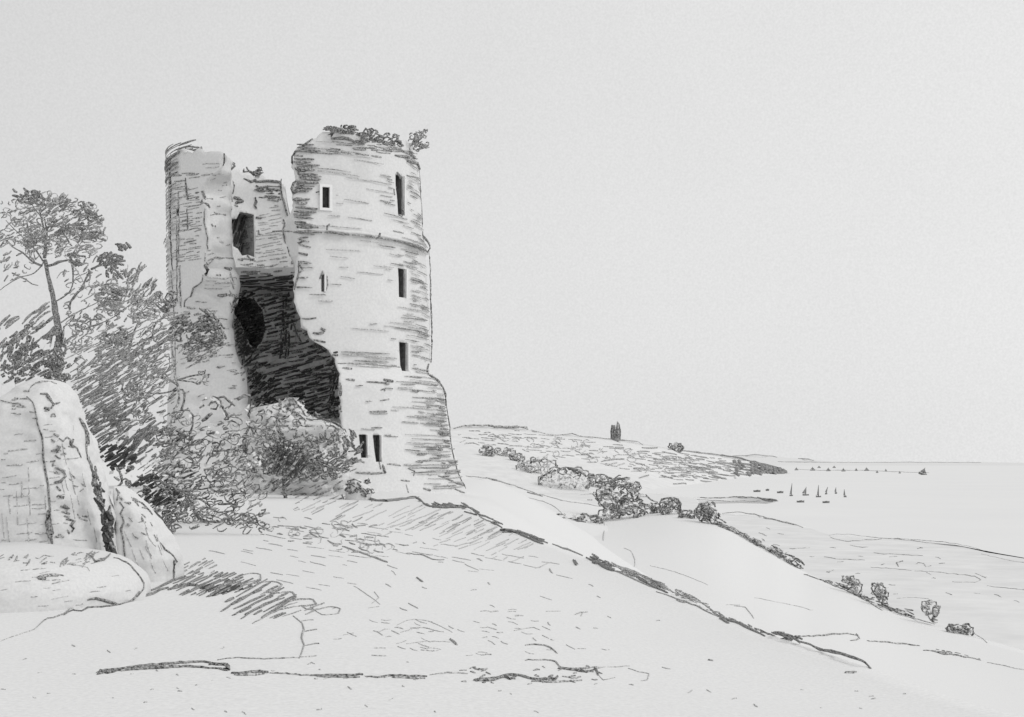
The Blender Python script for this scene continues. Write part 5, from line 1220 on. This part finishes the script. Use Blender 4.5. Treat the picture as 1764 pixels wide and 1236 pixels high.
# ================================================================== HEADLAND: bushes, wood, far tower
G = 'bushes on the headland'
def hshrub(label, rows, n_, size, w, tone='d', mid='m', **kw):
    return shrub('shrub', label, 'shrub', G, rows, headland, (rows[-1][1] + rows[-1][2]) / 2, rows[-1][0] - 1, n_, size, w, tone, mid, buck='far', **kw)
hshrub('small dark bush nearest the big tower on the headland slope', [(769, 830, 842), (774, 827, 848), (781, 828, 848), (787, 832, 846)], 12, (6, 9), 2.4, 'm')
hshrub('low pair of leafy humps just right of the bush nearest the tower', [(773, 858, 868), (777, 852, 884), (782, 852, 888), (787, 856, 884)], 10, (6, 9), 2.4, 'm')
hshrub('broad arched bush in the middle of the row on the headland', [(788, 915, 940), (793, 902, 952), (801, 892, 958), (810, 890, 958), (816, 900, 950)], 12, (8, 12), 2.6, 'm', 'l', extra=[("892,810 894,802 904,797 912,800 920,793 930,795 938,790 948,796 956,800 958,808", 3.4, 'd'), ("930,802 938,806 944,802", 2, 'l')])
hshrub('largest arched bush with a dark scalloped rim, lowest on the headland', [(806, 965, 990), (811, 945, 1005), (820, 932, 1015), (832, 928, 1020), (843, 940, 1012)], 8, (8, 14), 2.2, 'm', 'l', extra=[("928,834 932,824 944,815 956,811 968,808 980,807 990,809 1000,812 1010,822 1018,830 1014,836", 4.4, 'd'), ("960,812 970,818 982,808 995,816 1002,812 998,822", 3.4, 'd'), ("1014,834 1008,842", 4, 'd'), ("928,834 930,842", 4, 'd')])
hshrub('small bush standing on the skyline beyond the far tower', [(765, 1158, 1168), (769, 1153, 1174), (774, 1152, 1176), (779, 1156, 1172)], 10, (6, 9), 2.6, 'd')
shrub('hedge', 'straggling hedge linking the arched headland bushes to the tree on the middle hill', 'hedge', G, [(818, 1018, 1030), (824, 1012, 1048), (834, 1018, 1056), (842, 1024, 1056)], headland, 1036, 841, 18, (6, 11), 2.6, 'd', 'm', buck='far')
shrub('hedge', 'thin leafy hedge between the leafy humps and the arched bushes', 'hedge', G, [(782, 884, 894), (786, 878, 900), (792, 880, 904), (796, 888, 900)], headland, 892, 795, 10, (5, 9), 2.2, 'm', 'l', buck='far')
# dark wood on the tip: a far mass of trees
b_ = Body('far')
for _ in range(70):
    x = 1262 + 92 * R() ** .8; tlo = interp(x, [1250, 1356], [790, 812]); thi = interp(x, [1250, 1310, 1356], [822, 820, 816])
    y = U(tlo, thi); h, n_ = headland.hit(x, y)
    if h is None: continue
    ringbody(b_, [(y - 4.5, x - 1, x + 1), (y - 2.5, x - 4, x + 4), (y + .5, x - 3.5, x + 3.5)], h.y, 6, mat('dark_wood', .14, .45, .25), 1, 1, n=3, k=7)
b_.bvh = headland.bvh; b_.jump = .5
b_.hatch("1258,792 1300,798 1356,812 1340,818 1300,816 1270,810", 8, 3.4, (6, 18), 2.8, 'd', .5, .75)
b_.hatch("1300,800 1352,812 1335,818 1300,812", 10, 2.6, (6, 16), 3, 'k', .5, .8)
tag(b_.done('wood', None, P(1310, 816, 2000)), 'far off dark wood covering the tip of the headland', 'wood', kind='stuff')
# far tower
YT = depth_on(headland, 1060, 757, 1345) - 3
b_ = Body('far'); n_ = 40; V, Fc = [], []
px0, zb = 1060.5, (HY - 760) / F * YT
def ftop(th):
    x = math.sin(th)
    if x < -.15: py = 733 + 2 * noise.noise(Vector((th * 3, 0, 0)))
    elif x < .2: py = 739 if math.cos(th) < 0 else 745
    else: py = interp(x, [.2, .5, 1], [737, 727, 733])
    return (HY - py) / F * YT
r0 = 8.2 / F * YT
for i in range(n_):
    th = TWO * i / n_; zt = ftop(th)
    for rr_, zz in ((r0 * 1.12, zb), (r0 * .95, zt), (r0 * .7, zt), (r0 * .7, zb)):
        V.append(Vector(((px0 - CX) / F * YT + rr_ * math.sin(th), YT - rr_ * math.cos(th), zz)))
for i in range(n_):
    j = (i + 1) % n_
    for q in range(3): Fc.append((i * 4 + q, j * 4 + q, j * 4 + q + 1, i * 4 + q + 1))
b_.add(V, Fc, mat('grey_tower_stone', .16, .42, .4)); b_.seal(); b_.jump = .5
b_.strokes([("1053,757 1053,745 1054,734", 2.6, 'd'), ("1056,756 1056,736", 2.6, 'd'), ("1059,755 1059,738", 2.6, 'd'), ("1062,754 1063,735", 2.8, 'd'), ("1065,754 1065,730", 2.4, 'm'), ("1068,757 1067,735 1064,727", 2.4, 'd')])
tag(b_.done('ruined_tower', None, ((px0 - CX) / F * YT, YT, zb)), 'tiny far off twin horned ruined tower alone on the headland skyline', 'tower')

# ================================================================== BOATS
HULL = mat('dark_hull', .10, .34, 1.2); SAIL = mat('grey_sail', .16, .45, 1.0)
def hullmesh(b_, l, bm_, h, m):
    V, Fc = [], []; st = [(-.5, .35, .95), (-.42, .8, .9), (-.1, 1, .8), (.2, .9, .85), (.42, .45, 1.0), (.5, .04, 1.12)]
    for a, wd, sh_ in st:
        x = a * l; w2 = bm_ / 2 * wd
        V += [(x, -w2, h * sh_), (x, -w2 * .75, h * .25), (x, 0, -.15 * h), (x, w2 * .75, h * .25), (x, w2, h * sh_)]
    for i in range(len(st) - 1):
        for q in range(4): Fc.append((i * 5 + q, i * 5 + q + 1, (i + 1) * 5 + q + 1, (i + 1) * 5 + q))
        Fc.append((i * 5 + 4, i * 5, (i + 1) * 5, (i + 1) * 5 + 4))
    Fc += [(4, 3, 2, 1, 0), tuple(25 + q for q in range(5))]
    b_.add(V, Fc, m)
def boat(px, py, hpx, lpx, label, lean=0.0, furled=True, rot=0.0):
    Y = -SEA * F / (py - HY); u = Y / F
    t_ = empty('sailing_boat', P(px, py, Y), label, 'boat', 'sailing boats at anchor off the marsh')
    BASE[t_.name] = Vector((0, 0, 0)); t_.rotation_euler = (0, lean, rot)
    b_ = Body('far'); hullmesh(b_, lpx * u, lpx * u * .36, 2.6 * u, HULL); b_.done('hull', t_)
    b_ = Body('far'); H = hpx * u
    b_.tube([Vector((0, 0, 0)), Vector((0, 0, H * .5)), Vector((0, 0, H))], [.75 * u, .65 * u, .4 * u], HULL, 6)
    b_.tube([Vector((0, 0, 3.2 * u)), Vector((-lpx * .55 * u, 0, 3.8 * u))], [.4 * u, .3 * u], HULL, 5); b_.done('mast', t_)
    b_ = Body('far'); n2 = 8
    V, Fc = [], []
    for i in range(n2 + 1):
        t = i / n2; z = 4 * u + (H * .9 - 4 * u) * t; wd = (2.2 if furled else lpx * .55) * u * (1 - t) + .5 * u
        for y_ in (-.35 * u, .35 * u): V += [(-.2 * u, y_, z), (-wd, y_ * (.4 + t * .3), z)]
    for i in range(n2):
        a = i * 4; c = a + 4
        Fc += [(a, a + 1, c + 1, c), (a + 2, c + 2, c + 3, a + 3), (a, c, c + 2, a + 2), (a + 1, a + 3, c + 3, c + 1)]
    Fc += [(0, 2, 3, 1), (n2 * 4, n2 * 4 + 1, n2 * 4 + 3, n2 * 4 + 2)]
    b_.add(V, Fc, SAIL); b_.done('sail', t_)
    return t_
boat(1363, 855, 22, 6, 'tall masted sailing boat nearest the headland tip, leftmost of the masted boats', .06)
boat(1388, 854, 15, 11, 'sailing boat with a long low hull reaching left of its mast, second from the left', .05, False)
boat(1410, 857, 21, 9, 'sailing boat with a straight bold mast in the middle of the masted boats', 0)
boat(1423, 852, 13, 4, 'slight sailing boat with a thin mast leaning right, beside the bold masted one', .22)
boat(1440, 851, 11, 4, 'short faint sailing boat, second from the right of the masted boats', .0)
boat(1456, 857, 14, 5, 'sailing boat with a curved dark mast at the right end of the masted boats', -.12)
def rowboat(px, py, lpx, label):
    Y = -SEA * F / (py - HY); u = Y / F
    b_ = Body('far'); hullmesh(b_, lpx * u, lpx * u * .34, 3.4 * u, HULL)
    b_.tube([Vector((-lpx * .2 * u, 0, 2.6 * u)), Vector((lpx * .2 * u, 0, 3.4 * u))], .7 * u, HULL, 5)
    o = b_.done('rowing_boat', None, (0, 0, 0)); o.location = P(px, py, Y)
    return tag(o, label, 'boat', 'low boats without masts off the marsh')
rowboat(1379, 866, 13, 'low dark mastless boat in front of the left masted boats')
rowboat(1423, 867, 12, 'low dark mastless boat in front of the middle masted boats')
rowboat(1344, 850, 11, 'dark mastless boat lying left of all the masted boats')
rowboat(1304, 848, 12, 'thin mastless boat close under the headland shore')
rowboat(1322, 846, 6, 'smallest mastless boat, a speck beside the headland shore')
# ships far out
b_ = Body('far'); hullmesh(b_, 12, 4, 2.6, HULL)
b_.tube([Vector((0, 0, 1)), Vector((0, 0, 10))], [.5, .3], HULL, 5)
b_.add([(-.3, -.25, 3), (-5, -.25, 3.2), (-.3, -.25, 9), (-.3, .25, 3), (-5, .25, 3.2), (-.3, .25, 9)], [(0, 2, 1), (3, 4, 5), (0, 1, 4, 3), (1, 2, 5, 4), (2, 0, 3, 5)], SAIL)
b_.add([(.3, -.25, 2.8), (5, -.25, 3), (.3, -.25, 8), (.3, .25, 2.8), (5, .25, 3), (.3, .25, 8)], [(0, 1, 2), (3, 5, 4), (0, 3, 4, 1), (1, 4, 5, 2), (2, 5, 3, 0)], SAIL)
ship = b_.done('ship', None, (0, 0, 0)); ME = ship.data
first = True
for px, py, sc_, ln_, lb in [(1372, 810.5, .8, 1, None), (1400, 811, 1.0, 1.1, None), (1427, 812, .95, 1, None), (1453, 812.5, .95, .9, None), (1475, 811.5, .8, .8, None), (1493, 811.5, .95, 1.1, None), (1511, 815, .75, .7, None), (1526, 812.5, .75, .7, None),
                     (1550, 816, .7, .7, None), (1589, 818.5, 2.0, .9, 'largest ship of the distant row, leaning at its right end')]:
    Y = -SEA * F / (py - HY); o = ship if first else ship.copy()
    if not first: C.objects.link(o)
    first = False
    o.location = P(px, py, Y); q = sc_ * Y / 3400
    o.scale = (q * ln_, q, q); o.rotation_euler = (0, .35 if lb else 0, 0)
    tag(o, lb or 'tiny dark ship in the distant row strung along the horizon right of the headland', 'ship', 'ships in a row along the horizon')
for px, py, lb in [(1411, 806.5, 'faint tiny ship above the distant row, left of the other faint one'), (1437, 806.5, 'faint tiny ship above the distant row, right of the other faint one')]:
    Y = -SEA * F / (py - HY); o = ship.copy(); C.objects.link(o); o.location = P(px, py, Y); o.scale = (1.0, 1, .9)
    tag(o, lb, 'ship', 'ships in a row along the horizon')
